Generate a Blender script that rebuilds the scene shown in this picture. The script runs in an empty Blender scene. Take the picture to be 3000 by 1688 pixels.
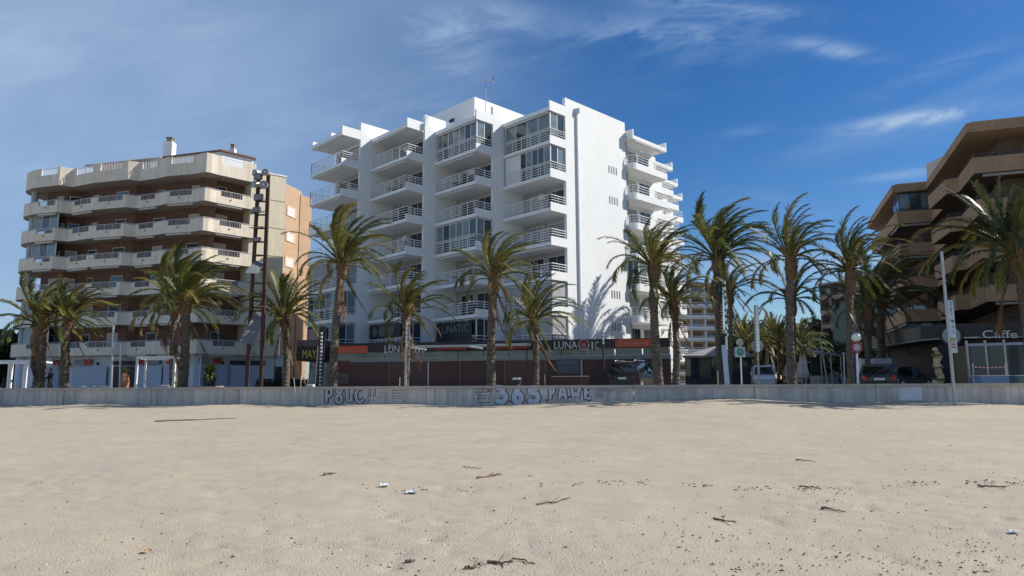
import bpy, math, random
from mathutils import Vector, Matrix, noise
R = math.radians
rnd = random.Random(7)
S = bpy.context.scene
COL = S.collection

# ------------------------------------------------------------------ camera
F = 2050.0; PITCH = 7.94; ROLL = 0.005; EYE = 0.35
cam_d = bpy.data.cameras.new('camera'); cam = bpy.data.objects.new('camera', cam_d); COL.objects.link(cam)
cam_d.sensor_width = 36.0; cam_d.lens = 36.0 * F / 3000.0
cam_d.clip_start = 0.1; cam_d.clip_end = 3000
th = R(PITCH)
fwd = Vector((0, math.cos(th), math.sin(th))); upv = Vector((0, -math.sin(th), math.cos(th))); rt = Vector((1, 0, 0))
r2 = rt * math.cos(ROLL) - upv * math.sin(ROLL); u2 = rt * math.sin(ROLL) + upv * math.cos(ROLL)
cam.matrix_world = Matrix(((r2.x, u2.x, -fwd.x, 0), (r2.y, u2.y, -fwd.y, 0), (r2.z, u2.z, -fwd.z, EYE), (0, 0, 0, 1)))
S.camera = cam

# ------------------------------------------------------------------ sky, sun, exposure
SUN = Vector((1.25, 0.22, 1.0)).normalized()
sun_el = math.asin(SUN.z); sun_az = math.atan2(SUN.x, SUN.y)
W = bpy.data.worlds.new('World'); S.world = W; W.use_nodes = True
nt = W.node_tree; nt.nodes.clear()
def wn(t, **k):
    n = nt.nodes.new(t)
    for a, b in k.items(): setattr(n, a, b)
    return n
def wmath(op, a, b=None, c=None, clamp=False):
    n = wn('ShaderNodeMath', operation=op, use_clamp=clamp)
    for i, v in enumerate((a, b, c)):
        if v is None: continue
        if isinstance(v, (int, float)): n.inputs[i].default_value = v
        else: nt.links.new(v, n.inputs[i])
    return n.outputs[0]
out = wn('ShaderNodeOutputWorld'); bg = wn('ShaderNodeBackground')
sky = wn('ShaderNodeTexSky', sky_type='NISHITA', sun_disc=False)
sky.sun_elevation = sun_el; sky.sun_rotation = sun_az
sky.air_density = 1.0; sky.dust_density = 0.3; sky.ozone_density = 3.0; sky.altitude = 200
SKY_STRENGTH = 0.098
tc = wn('ShaderNodeTexCoord'); sep = wn('ShaderNodeSeparateXYZ'); nt.links.new(tc.outputs['Generated'], sep.inputs[0])
ax = wmath('DIVIDE', sep.outputs[0], wmath('ADD', wmath('ABSOLUTE', sep.outputs[1]), 0.25))
az = wmath('DIVIDE', sep.outputs[2], wmath('ADD', wmath('ABSOLUTE', sep.outputs[1]), 0.25))
def wnoise(sx, sy, rot, scale, detail, rough, dist=0.0, off=0.0):
    ca, sa = math.cos(rot), math.sin(rot)
    x = wmath('ADD', wmath('MULTIPLY', ax, ca * sx), wmath('MULTIPLY', az, sa * sx))
    y = wmath('ADD', wmath('MULTIPLY', ax, -sa * sy), wmath('MULTIPLY', az, ca * sy))
    cb = wn('ShaderNodeCombineXYZ'); nt.links.new(x, cb.inputs[0]); nt.links.new(y, cb.inputs[1]); cb.inputs[2].default_value = off
    n = wn('ShaderNodeTexNoise'); nt.links.new(cb.outputs[0], n.inputs['Vector'])
    n.inputs['Scale'].default_value = scale; n.inputs['Detail'].default_value = detail
    n.inputs['Roughness'].default_value = rough; n.inputs['Distortion'].default_value = dist
    return n.outputs['Fac']
def wstep(v, a, b):
    n = wn('ShaderNodeMapRange', interpolation_type='SMOOTHSTEP'); nt.links.new(v, n.inputs[0])
    n.inputs[1].default_value = a; n.inputs[2].default_value = b; return n.outputs[0]
def to_ae(px, py):        # native photo pixel -> the (ax, az) sky coordinates
    dx, dz = ray(px, py); l = math.sqrt(dx*dx + 1 + dz*dz)
    return dx / l / (1 / l + 0.25), dz / l / (1 / l + 0.25)
def ray(px, py):
    x = (px - 1500) / F; y = (844 - py) / F
    a = x * math.cos(ROLL) + y * math.sin(ROLL); b = -x * math.sin(ROLL) + y * math.cos(ROLL)
    f = math.cos(th) - b * math.sin(th); z = b * math.cos(th) + math.sin(th)
    return a / f, z / f
veil = wmath('MULTIPLY', wstep(ax, 0.24, -0.50), wmath('ADD', 0.56, wmath('MULTIPLY', wstep(wnoise(1.0, 2.0, 0.35, 2.2, 6, 0.55, 0.4), 0.30, 0.75), 0.28)))
fine = wstep(wnoise(1.0, 3.4, 0.25, 2.6, 9, 0.62, 0.8, 4.0), 0.50, 0.82)
cloud = wmath('ADD', veil, wmath('MULTIPLY', fine, 0.20))
streak = wnoise(1.0, 3.0, 0.22, 6.0, 9, 0.66, 0.9, 9.0)
WISPS = [(2690, 343, 215, 22, -9, 1.15), (2440, 140, 120, 24, 10, 0.60), (2760, 200, 210, 26, -20, 0.34), (1950, 85, 300, 75, -3, 0.50), (1420, 45, 170, 60, 0, 0.55),
         (1290, 110, 150, 70, 25, 0.38), (2100, 15, 240, 24, 5, 0.50), (2640, 510, 130, 14, -8, 0.45), (2190, 780, 170, 36, 0, 0.85), (2440, 770, 170, 42, 0, 0.85), (1180, 330, 260, 60, -8, 0.22), (2150, 400, 90, 22, -15, 0.25)]
for (px, py, rx, ry, ang, amt) in WISPS:
    cx_, cz_ = to_ae(px, py); ex, ez = to_ae(px + rx * math.cos(R(ang)), py + rx * math.sin(R(ang)))
    L = math.hypot(ex - cx_, ez - cz_); ca, sa = (ex - cx_) / L, (ez - cz_) / L; M = L * ry / rx
    dx = wmath('SUBTRACT', ax, cx_); dz = wmath('SUBTRACT', az, cz_)
    p = wmath('ADD', wmath('MULTIPLY', dx, ca / L), wmath('MULTIPLY', dz, sa / L))
    q = wmath('ADD', wmath('MULTIPLY', dx, -sa / M), wmath('MULTIPLY', dz, ca / M))
    q = wmath('ADD', q, wmath('MULTIPLY', wmath('SUBTRACT', streak, 0.5), 2.2))
    g = wmath('POWER', 2.718, wmath('MULTIPLY', wmath('ADD', wmath('MULTIPLY', p, p), wmath('MULTIPLY', q, q)), -1.0))
    cloud = wmath('ADD', cloud, wmath('MULTIPLY', wmath('MULTIPLY', g, wstep(streak, 0.34, 0.66)), amt))
cloud = wmath('MINIMUM', cloud, 0.9)
hs = wn('ShaderNodeHueSaturation'); nt.links.new(sky.outputs[0], hs.inputs['Color']); hs.inputs['Saturation'].default_value = 1.36; hs.inputs['Value'].default_value = 0.85; hs.inputs['Hue'].default_value = 0.508
mx = wn('ShaderNodeMixRGB'); nt.links.new(cloud, mx.inputs[0]); nt.links.new(hs.outputs[0], mx.inputs[1])
mx.inputs[2].default_value = (3.35, 4.6, 6.4, 1)
nt.links.new(mx.outputs[0], bg.inputs[0]); bg.inputs[1].default_value = SKY_STRENGTH
nt.links.new(bg.outputs[0], out.inputs[0])
sl = bpy.data.lights.new('sun', 'SUN'); sl.energy = 5.0; sl.angle = R(0.53); sl.color = (1.0, 0.95, 0.87)
so = bpy.data.objects.new('sun', sl); COL.objects.link(so); so.rotation_euler = SUN.to_track_quat('Z', 'Y').to_euler()
S.view_settings.view_transform = 'Standard'; S.view_settings.look = 'None'; S.view_settings.exposure = 0.26
S.view_settings.gamma = 1.0; S.view_settings.use_curve_mapping = False
S.cycles.max_bounces = 6

# ------------------------------------------------------------------ pixel helpers (native photo pixels, known depths / heights)
K = 3000 / 2575.0
def P(px, py, Y): dx, dz = ray(px, py); return Vector((dx * Y, Y, EYE + dz * Y))
def PZ(px, py, z): dx, dz = ray(px, py); Y = (z - EYE) / dz; return Vector((dx * Y, Y, z))
def HX(px): return ray(px, 1130 - 0.005 * (px - 1500))[0]
def G(px, Y): return Vector((HX(px) * Y, Y, 0))
def D(dx, dy): return dx * K, dy * K

# ------------------------------------------------------------------ materials
MATS = {}
def mat(name, c, rough=0.8, var=0.12, scale=3.0, bump=0.0, bscale=30.0, metal=0.0, streak=0.0, c2=None, spec=0.5, objcol=False, stretch=(1, 1, 1), coat=0.0, emit=0.0, trans=0.0, alpha=1.0):
    if name in MATS: return MATS[name]
    m = bpy.data.materials.new(name); m.use_nodes = True; t = m.node_tree; N = t.nodes; Lk = t.links
    b = N['Principled BSDF']; b.inputs['Roughness'].default_value = rough; b.inputs['Metallic'].default_value = metal
    b.inputs['Specular IOR Level'].default_value = spec; b.inputs['Coat Weight'].default_value = coat
    tcn = N.new('ShaderNodeTexCoord'); mp = N.new('ShaderNodeMapping'); Lk.new(tcn.outputs['Object'], mp.inputs[0]); mp.inputs['Scale'].default_value = stretch
    n = N.new('ShaderNodeTexNoise'); Lk.new(mp.outputs[0], n.inputs['Vector']); n.inputs['Scale'].default_value = scale; n.inputs['Detail'].default_value = 7; n.inputs['Roughness'].default_value = 0.65
    mr = N.new('ShaderNodeMapRange'); Lk.new(n.outputs['Fac'], mr.inputs[0]); mr.inputs[1].default_value = 0.28; mr.inputs[2].default_value = 0.72
    mix = N.new('ShaderNodeMixRGB'); Lk.new(mr.outputs[0], mix.inputs[0])
    lo = [max(0, v * (1 - var)) for v in c]; hi = [v * (1 + var) for v in c] if c2 is None else list(c2)
    mix.inputs[1].default_value = (*lo, 1); mix.inputs[2].default_value = (*hi, 1); col = mix.outputs[0]
    if objcol:
        oi = N.new('ShaderNodeObjectInfo'); mm = N.new('ShaderNodeMixRGB'); mm.blend_type = 'MULTIPLY'; mm.inputs[0].default_value = 1
        Lk.new(col, mm.inputs[1]); Lk.new(oi.outputs['Color'], mm.inputs[2]); col = mm.outputs[0]
    if streak > 0:
        mp2 = N.new('ShaderNodeMapping'); Lk.new(tcn.outputs['Object'], mp2.inputs[0]); mp2.inputs['Scale'].default_value = (2.6, 2.6, 0.16)
        n2 = N.new('ShaderNodeTexNoise'); Lk.new(mp2.outputs[0], n2.inputs['Vector']); n2.inputs['Scale'].default_value = 1.5; n2.inputs['Detail'].default_value = 6; n2.inputs['Roughness'].default_value = 0.7
        m2 = N.new('ShaderNodeMapRange'); Lk.new(n2.outputs['Fac'], m2.inputs[0]); m2.inputs[1].default_value = 0.45; m2.inputs[2].default_value = 0.75; m2.inputs[3].default_value = 1.0; m2.inputs[4].default_value = 1 - streak
        mm = N.new('ShaderNodeMixRGB'); mm.blend_type = 'MULTIPLY'; mm.inputs[0].default_value = 1; Lk.new(col, mm.inputs[1]); Lk.new(m2.outputs[0], mm.inputs[2]); col = mm.outputs[0]
    Lk.new(col, b.inputs['Base Color'])
    if bump > 0:
        nb = N.new('ShaderNodeTexNoise'); Lk.new(mp.outputs[0], nb.inputs['Vector']); nb.inputs['Scale'].default_value = bscale; nb.inputs['Detail'].default_value = 5
        bp = N.new('ShaderNodeBump'); bp.inputs['Strength'].default_value = bump; bp.inputs['Distance'].default_value = 0.03; Lk.new(nb.outputs['Fac'], bp.inputs['Height']); Lk.new(bp.outputs[0], b.inputs['Normal'])
    if emit > 0:
        Lk.new(col, b.inputs['Emission Color']); b.inputs['Emission Strength'].default_value = emit
    if trans > 0:
        tr = N.new('ShaderNodeBsdfTranslucent'); Lk.new(col, tr.inputs[0]); ms = N.new('ShaderNodeMixShader'); ms.inputs[0].default_value = trans
        Lk.new(b.outputs[0], ms.inputs[1]); Lk.new(tr.outputs[0], ms.inputs[2]); Lk.new(ms.outputs[0], N['Material Output'].inputs[0])
    if alpha < 1: b.inputs['Alpha'].default_value = alpha
    MATS[name] = m; return m
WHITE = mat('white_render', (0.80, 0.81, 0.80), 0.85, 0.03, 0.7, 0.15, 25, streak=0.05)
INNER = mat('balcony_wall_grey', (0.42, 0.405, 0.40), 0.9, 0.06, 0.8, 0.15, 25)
WHITE2 = mat('white_metal', (0.74, 0.75, 0.76), 0.45, 0.04, 4)
RAILM = mat('railing_paint', (0.80, 0.79, 0.79), 0.5, 0.06, 5)
SOFF = mat('soffit_plaster', (0.70, 0.67, 0.64), 0.9, 0.06, 1.5)
GLASS = mat('window_glass', (0.035, 0.05, 0.06), 0.06, 0.3, 0.8, spec=0.9)
GLASSL = mat('balcony_glass', (0.16, 0.21, 0.22), 0.08, 0.35, 1.1, spec=0.8)
CURT = mat('curtain', (0.42, 0.44, 0.42), 0.9, 0.18, 3, stretch=(6, 6, 0.4))
SHUT = mat('grey_shutter', (0.34, 0.34, 0.345), 0.7, 0.06, 2)
DARKW = mat('dark_opening', (0.03, 0.028, 0.028), 0.5, 0.3, 2)
BEIGE = mat('beige_concrete', (0.74, 0.655, 0.53), 0.9, 0.10, 1.1, 0.3, 18, streak=0.25)
BEIGE2 = mat('end_wall_render', (0.72, 0.64, 0.48), 0.9, 0.07, 0.8, 0.25, 20, streak=0.16)
BRICK = mat('red_brick', (0.19, 0.105, 0.08), 0.9, 0.22, 2.5, 0.4, 40)
TANB = mat('tan_brick', (0.46, 0.31, 0.19), 0.9, 0.12, 1.2, 0.3, 30)
BSHUT = mat('beige_shutter', (0.50, 0.47, 0.40), 0.75, 0.05, 3)
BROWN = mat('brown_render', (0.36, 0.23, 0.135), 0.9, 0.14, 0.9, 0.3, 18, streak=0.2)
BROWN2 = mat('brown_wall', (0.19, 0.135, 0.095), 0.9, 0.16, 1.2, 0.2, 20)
DARK = mat('dark_paint', (0.018, 0.018, 0.022), 0.5, 0.2, 3)
RUST = mat('rusty_steel', (0.07, 0.035, 0.028), 0.7, 0.3, 5, 0.2, 30, metal=0.3)
STEEL = mat('galvanised_steel', (0.42, 0.44, 0.44), 0.45, 0.12, 6, metal=0.6)
CHROME = mat('polished_steel', (0.7, 0.72, 0.75), 0.25, 0.1, 6, metal=0.9)
CONC = mat('wall_concrete', (0.60, 0.555, 0.50), 0.9, 0.20, 0.9, 0.5, 14, streak=0.5)
COPE = mat('coping_concrete', (0.50, 0.43, 0.36), 0.9, 0.12, 2, 0.4, 20)
PAVE = mat('promenade_paving', (0.30, 0.27, 0.24), 0.9, 0.12, 0.6, 0.2, 10)
TERRAC = mat('terracotta', (0.42, 0.19, 0.10), 0.85, 0.14, 6)
BARK = mat('palm_bark', (0.07, 0.053, 0.042), 0.95, 0.4, 7, 0.9, 30, c2=(0.21, 0.17, 0.13))
BOOT = mat('palm_boot', (0.13, 0.075, 0.042), 0.95, 0.35, 9, 0.8, 30, c2=(0.25, 0.16, 0.09))
LEAF = mat('palm_leaf', (1, 1, 1), 0.45, 0.22, 2.5, objcol=True, trans=0.28, spec=0.35)
PINE = mat('pine_foliage', (0.018, 0.034, 0.014), 0.9, 0.4, 0.4, c2=(0.04, 0.062, 0.022), trans=0.1)
BUSH = mat('bush_foliage', (0.035, 0.06, 0.02), 0.8, 0.4, 1.2, c2=(0.08, 0.11, 0.035), trans=0.15)
WOOD = mat('driftwood', (0.17, 0.115, 0.075), 0.9, 0.3, 12)
BROWNSH = mat('brown_roller_shutter', (0.085, 0.045, 0.042), 0.65, 0.16, 0.8)
RED = mat('red_sign', (0.55, 0.085, 0.03), 0.5, 0.08, 3)
NAVY = mat('navy_fascia', (0.012, 0.014, 0.022), 0.35, 0.1, 2)
LET = mat('letter_white', (0.62, 0.64, 0.66), 0.5, 0.05, 4)
LETG = mat('letter_gold', (0.48, 0.42, 0.08), 0.5, 0.1, 4)
GREEN = mat('green_glass_band', (0.13, 0.17, 0.145), 0.2, 0.18, 1.4, spec=0.8)

# ------------------------------------------------------------------ mesh builder
class MB:
    def __init__(s): s.v = []; s.f = []; s.m = []
    def add(s, vs, fs, mi=0):
        o = len(s.v); s.v += [Vector(v) for v in vs]; s.f += [tuple(o + i for i in f) for f in fs]; s.m += [mi] * len(fs); return s
    def box(s, o, a, b, c, mi=0):       # corner o and three edge vectors
        o, a, b, c = Vector(o), Vector(a), Vector(b), Vector(c)
        if a.cross(b).dot(c) < 0: a, b = b, a
        return s.add([o, o+a, o+a+b, o+b, o+c, o+a+c, o+a+b+c, o+b+c], [(0,3,2,1),(4,5,6,7),(0,1,5,4),(1,2,6,5),(2,3,7,6),(3,0,4,7)], mi)
    def cbox(s, c, sx, sy, sz, mi=0):
        return s.box(Vector(c) - Vector((sx/2, sy/2, sz/2)), (sx,0,0), (0,sy,0), (0,0,sz), mi)
    def prism(s, pts, z0, z1, mi=0):
        ar = sum(pts[i][0]*pts[(i+1)%len(pts)][1] - pts[(i+1)%len(pts)][0]*pts[i][1] for i in range(len(pts)))
        if ar < 0: pts = pts[::-1]
        n = len(pts); vs = [(p[0], p[1], z0) for p in pts] + [(p[0], p[1], z1) for p in pts]
        return s.add(vs, [tuple(range(n))[::-1], tuple(range(n, 2*n))] + [(i, (i+1)%n, n+(i+1)%n, n+i) for i in range(n)], mi)
    def tube(s, path, rad, n=8, mi=0, flat=None, cap=True):
        path = [Vector(p) for p in path]; k = len(path); rs = rad if isinstance(rad, (list, tuple)) else [rad]*k
        prev = None; vs = []
        for i, p in enumerate(path):
            t = (path[min(i+1, k-1)] - path[max(i-1, 0)]).normalized()
            if prev is None:
                a = Vector((0,0,1)) if abs(t.z) < 0.9 else Vector((1,0,0)); x = t.cross(a).normalized()
            else: x = (prev - t * prev.dot(t)).normalized()
            prev = x; y = t.cross(x)
            for j in range(n):
                an = 2*math.pi*j/n; d = (x*math.cos(an) + y*math.sin(an)) * rs[i]
                if flat is not None: d = d - flat[0] * d.dot(flat[0]) * (1 - flat[1])
                vs.append(p + d)
        fs = [(i*n+j, i*n+(j+1)%n, (i+1)*n+(j+1)%n, (i+1)*n+j) for i in range(k-1) for j in range(n)]
        if cap: fs += [tuple(range(n))[::-1], tuple((k-1)*n + j for j in range(n))]
        return s.add(vs, fs, mi)
    def lathe(s, c, prof, n=16, mi=0):
        c = Vector(c); vs = []; k = len(prof)
        for (r, z) in prof:
            for j in range(n): a = 2*math.pi*j/n; vs.append(c + Vector((r*math.cos(a), r*math.sin(a), z)))
        fs = [(i*n+j, i*n+(j+1)%n, (i+1)*n+(j+1)%n, (i+1)*n+j) for i in range(k-1) for j in range(n)]
        return s.add(vs, fs + [tuple(range(n))[::-1], tuple((k-1)*n+j for j in range(n))], mi)
    def sphere(s, c, r, n=12, mi=0, sz=1.0):
        pr = [(max(0.001, r*math.sin(math.pi*i/8)), -r*sz*math.cos(math.pi*i/8)) for i in range(9)]
        return s.lathe(c, pr, n, mi)
    def build(s, name, mats, parent=None, local=False, smooth=False):
        if not isinstance(mats, (list, tuple)): mats = [mats]
        o = Vector((0,0,0))
        if parent is not None and not local: o = WLOC[parent.name]
        me = bpy.data.meshes.new(name); me.from_pydata([v - o for v in s.v], [], s.f)
        for m_ in mats: me.materials.append(m_)
        if any(s.m): me.polygons.foreach_set('material_index', s.m)
        if smooth: me.polygons.foreach_set('use_smooth', [True]*len(me.polygons))
        ob = bpy.data.objects.new(name, me); COL.objects.link(ob)
        if parent is not None: ob.parent = parent
        WLOC[ob.name] = o if not local else Vector((0,0,0))
        return ob
WLOC = {}
def tag(o, label=None, cat=None, group=None, kind=None):
    for k, v in (('label', label), ('category', cat), ('group', group), ('kind', kind)):
        if v: o[k] = v
    return o
def thing(name, label, cat, loc=(0,0,0), rz=0.0, group=None):
    o = bpy.data.objects.new(name, None); COL.objects.link(o); o.location = loc; o.rotation_euler = (0,0,rz)
    o.empty_display_size = 0.3; WLOC[o.name] = Vector(loc); return tag(o, label, cat, group)
def place_flat(me_verts, w, h, origin, right, up=Vector((0,0,1)), keep=False):
    pass
def text(name, body, org, right, w, h, m, parent, depth=0.03, up=Vector((0,0,1)), offset=0.0, label=None):
    """lettering on the plane through org (lower left), right = unit vector; fitted to w x h"""
    cu = bpy.data.curves.new('t', 'FONT'); cu.body = body; cu.extrude = 0.0; cu.offset = offset; cu.resolution_u = 3
    ob = bpy.data.objects.new('t', cu); COL.objects.link(ob)
    me = bpy.data.meshes.new_from_object(ob.evaluated_get(bpy.context.evaluated_depsgraph_get()))
    bpy.data.objects.remove(ob)
    xs = [v.co.x for v in me.vertices]; ys = [v.co.y for v in me.vertices]; x0, x1, y0, y1 = min(xs), max(xs), min(ys), max(ys)
    nrm = right.cross(up); mb = MB()
    P2 = [org + right * ((v.co.x - x0) / (x1 - x0) * w) + up * ((v.co.y - y0) / (y1 - y0) * h) for v in me.vertices]
    fc = [tuple(p.vertices) for p in me.polygons]; ek = {}
    for f in fc:
        for i in range(len(f)):
            e = (f[i], f[(i+1) % len(f)]); ek[e] = 1
    n = len(P2); fr = [p + nrm * depth for p in P2]
    fs = list(fc)
    sides = [(a, a+n, b+n, b) for (a, b) in ek if (b, a) not in ek]
    mb.add(fr + P2, fs + sides)
    bpy.data.meshes.remove(me)
    o = mb.build(name, m, parent)
    if label: o['label'] = label
    return o
def offset_path(pts, d):          # offset of an open 2D polyline to its left by d
    res = []; n = len(pts)
    for i in range(n):
        dirs = []
        if i > 0: dirs.append((pts[i] - pts[i-1]).normalized())
        if i < n-1: dirs.append((pts[i+1] - pts[i]).normalized())
        nn = [Vector((-t.y, t.x)) for t in dirs]
        if len(nn) == 2:
            b = nn[0] + nn[1]; b.normalize(); k = min(2.0, 1 / max(0.35, b.dot(nn[0]))); res.append(pts[i] + b * d * k)
        else: res.append(pts[i] + nn[0] * d)
    return res
def band(mb, pts, d, z0, z1, mi=0):   # wall of thickness d along a 2D polyline (to its left)
    q = offset_path(pts, d)
    for i in range(len(pts)-1):
        mb.prism([pts[i], pts[i+1], q[i+1], q[i]], z0, z1, mi)

# ================================================================== GROUND
def wall_y(x): return 38.0 - 0.19 * x
def wallpt(px, py):
    dx, dz = ray(px, py); t = 38.0 / (1 + 0.19 * dx); return Vector((dx*t, t, EYE + dz*t))
def sand_h(x, y):
    foot = -0.66 + 0.29 * math.exp(-((x - 9) / 5.5) ** 2) + 0.12 * math.exp(-((x - 18) / 5) ** 2)
    wy = wall_y(x); t = max(0.0, min(1.0, y / wy)); base = -1.30 + (foot + 1.30) * (t ** 1.25)
    if y > wy - 5: base = base + 0.05 * math.sin(x * 0.7) * (y - wy + 5) / 5
    return base
ys = [-25, -14, -8, -4, -1, 1]; y = 2.0
while y < 16: ys.append(y); y += 0.045 + 0.004 * (y - 2)
while y < 46: ys.append(y); y += 0.11 + 0.006 * (y - 16)
ys.append(50)
NX = 300; mb = MB(); vs = []
for j, yy in enumerate(ys):
    half = max(7, 0.78 * max(yy, 0) + 3.0)
    for i in range(NX + 1):
        s_ = (i / NX) * 2 - 1
        if abs(s_) > 0.97: x = math.copysign(half + (abs(s_) - 0.97) / 0.03 * 140, s_)
        else: x = s_ / 0.97 * half
        z = sand_h(x, yy)
        a = noise.noise(Vector((x * 0.5, yy * 0.5, 0))) * 0.024 + noise.noise(Vector((x * 1.6, yy * 2.2, 3))) * 0.015
        if yy < 46:
            n1 = noise.noise(Vector((x * 4.2, yy * 5.2, 7))); a += -max(0, n1 - 0.12) * 0.06 * (0.6 + 0.6 * noise.noise(Vector((x * 0.3, yy * 0.3, 11))))
            a += noise.noise(Vector((x * 9, yy * 11, 2))) * 0.008
        vs.append((x, yy, z + a))
fs = [(j*(NX+1)+i, j*(NX+1)+i+1, (j+1)*(NX+1)+i+1, (j+1)*(NX+1)+i) for j in range(len(ys)-1) for i in range(NX)]
mb.add(vs, fs)
SAND = mat('sand', (0.425, 0.362, 0.275), 0.95, 0.09, 0.8, 0.6, 45, spec=0.15)
def sand_nodes():
    t = SAND.node_tree; N = t.nodes; L = t.links; b = N['Principled BSDF']; src = b.inputs['Base Color'].links[0].from_socket
    tcn = N.new('ShaderNodeTexCoord')
    def layer(src, scale, lo, hi, colr, detail=4, st=(1, 1, 1)):
        mp = N.new('ShaderNodeMapping'); mp.inputs['Scale'].default_value = st; L.new(tcn.outputs['Object'], mp.inputs[0])
        n = N.new('ShaderNodeTexNoise'); L.new(mp.outputs[0], n.inputs['Vector']); n.inputs['Scale'].default_value = scale; n.inputs['Detail'].default_value = detail; n.inputs['Roughness'].default_value = 0.7
        m = N.new('ShaderNodeMapRange'); L.new(n.outputs['Fac'], m.inputs[0]); m.inputs[1].default_value = lo; m.inputs[2].default_value = hi
        x = N.new('ShaderNodeMixRGB'); L.new(m.outputs[0], x.inputs[0]); L.new(src, x.inputs[1]); x.inputs[2].default_value = (*colr, 1); return x.outputs[0]
    c = layer(src, 0.25, 0.45, 0.75, (0.385, 0.342, 0.275), 5)
    c = layer(c, 9, 0.60, 0.85, (0.25, 0.20, 0.145), 6)
    c = layer(c, 60, 0.62, 0.80, (0.24, 0.19, 0.145), 2)
    L.new(c, b.inputs['Base Color'])
sand_nodes()
tag(mb.build('sand', SAND, smooth=True), kind='structure')
mb = MB(); A_ = Vector((-160, wall_y(-160) + 0.2)); B_ = Vector((160, wall_y(160) + 0.2))
mb.add([(A_.x, A_.y, 0), (B_.x, B_.y, 0), (900, 1500, 0), (-900, 1500, 0)], [(0, 1, 2, 3)])
tag(mb.build('promenade', PAVE), kind='structure')
mb = MB(); a, b = G(2080, 46), G(2480, 46)
mb.add([(16, 48, .004), (26.5, 48, .004), (75, 230, .004), (62, 230, .004)], [(0, 1, 2, 3)])
tag(mb.build('street', mat('asphalt', (0.05, 0.05, 0.052), 0.9, 0.15, 1, 0.3, 30)), kind='structure')

# ------------------------------------------------------------------ beach wall
wall = thing('beach_wall', 'long low grey concrete sea wall with graffiti running along the top of the beach', 'wall', (0, 38, 0))
joints = [-900, -330, 190, 446, 702, 975, 1248, 1550, 1855, 2209, 2563, 2960, 3400, 3900]
we = Vector((1, -0.19, 0)).normalized(); wnrm = Vector((-0.19, -1, 0)).normalized()
WT = 0.35
for i in range(len(joints) - 1):
    a = wallpt(joints[i], 1130); b = wallpt(joints[i+1], 1130); a.z = b.z = 0
    g = 0.022 if i % 2 == 0 else 0.008
    a = a + we * g; b = b - we * 0.008; mb = MB()
    pr = 0.004 * ((i * 7) % 4)
    mb.box(Vector((a.x, a.y, -1.4)) + wnrm * pr, b - a, -wnrm * 0.3, (0, 0, 1.4 + WT - 0.15)); mb.build('panel', CONC, wall)
    mb = MB(); mb.box(Vector((a.x, a.y, WT - 0.147)) + wnrm * 0.07, b - a, -wnrm * 0.44, (0, 0, 0.147)); mb.build('coping', COPE, wall)
mb = MB(); a = wallpt(-900, 1130); b = wallpt(3900, 1130); mb.box(Vector((a.x, a.y, -1.4)) - wnrm * 0.04, b - a, -wnrm * 0.2, (0, 0, 1.4 + WT - 0.2)); mb.build('core', mat('joint_shadow', (0.06, 0.06, 0.06)), wall)

# ------------------------------------------------------------------ graffiti
def arc(cx, cy, rx, ry, a0, a1, n=9): return [(cx + rx*math.cos(R(a0+(a1-a0)*i/n)), cy + ry*math.sin(R(a0+(a1-a0)*i/n))) for i in range(n+1)]
GL = {
 '3': [[(0.05,0.88),(0.6,0.88),(0.35,0.6)], arc(0.35,0.32,0.33,0.27,100,-150)],
 '6': [[(0.55,0.95),(0.25,0.7),(0.1,0.35)], arc(0.38,0.3,0.28,0.27,180,-180,14)],
 '5': [[(0.7,0.88),(0.15,0.88),(0.12,0.55)], arc(0.35,0.32,0.33,0.27,110,-150)],
 'P': [[(0.15,0.05),(0.15,0.9)], [(0.15,0.9)] + arc(0.35,0.68,0.28,0.22,90,-90) + [(0.15,0.46)]],
 'A': [[(0.05,0.05),(0.3,0.92),(0.5,0.92),(0.72,0.05)], [(0.2,0.35),(0.58,0.35)]],
 'W': [[(0.05,0.92),(0.2,0.15),(0.42,0.5),(0.6,0.15),(0.8,0.85)]],
 'E': [[(0.65,0.9),(0.18,0.85),(0.15,0.1),(0.68,0.1)], [(0.18,0.5),(0.5,0.5)]],
 '8': [arc(0.36,0.28,0.27,0.23,0,360,14), [(0.2,0.85),(0.28,0.55),(0.5,0.62),(0.62,0.92)]],
 'L': [[(0.2,0.95),(0.25,0.2),(0.65,0.15),(0.6,0.5)]],
 'C': [[(0.6,0.9)] + arc(0.42,0.5,0.34,0.42,70,330,12)],
 '!': [[(0.55,0.95),(0.35,0.35)], [(0.27,0.1),(0.3,0.12)]],
 '2': [arc(0.35,0.7,0.25,0.22,160,-20) + [(0.12,0.1),(0.65,0.1)]],
 '0': [arc(0.35,0.5,0.27,0.4,0,360,14)], '1': [[(0.15,0.7),(0.4,0.9),(0.4,0.08)]],
 '*': [[(0.1,0.5),(0.9,0.5)], [(0.3,0.9),(0.7,0.1)], [(0.7,0.9),(0.3,0.1)]], 'V': [[(0.1,0.9),(0.4,0.1),(0.7,0.9)]]}
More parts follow.
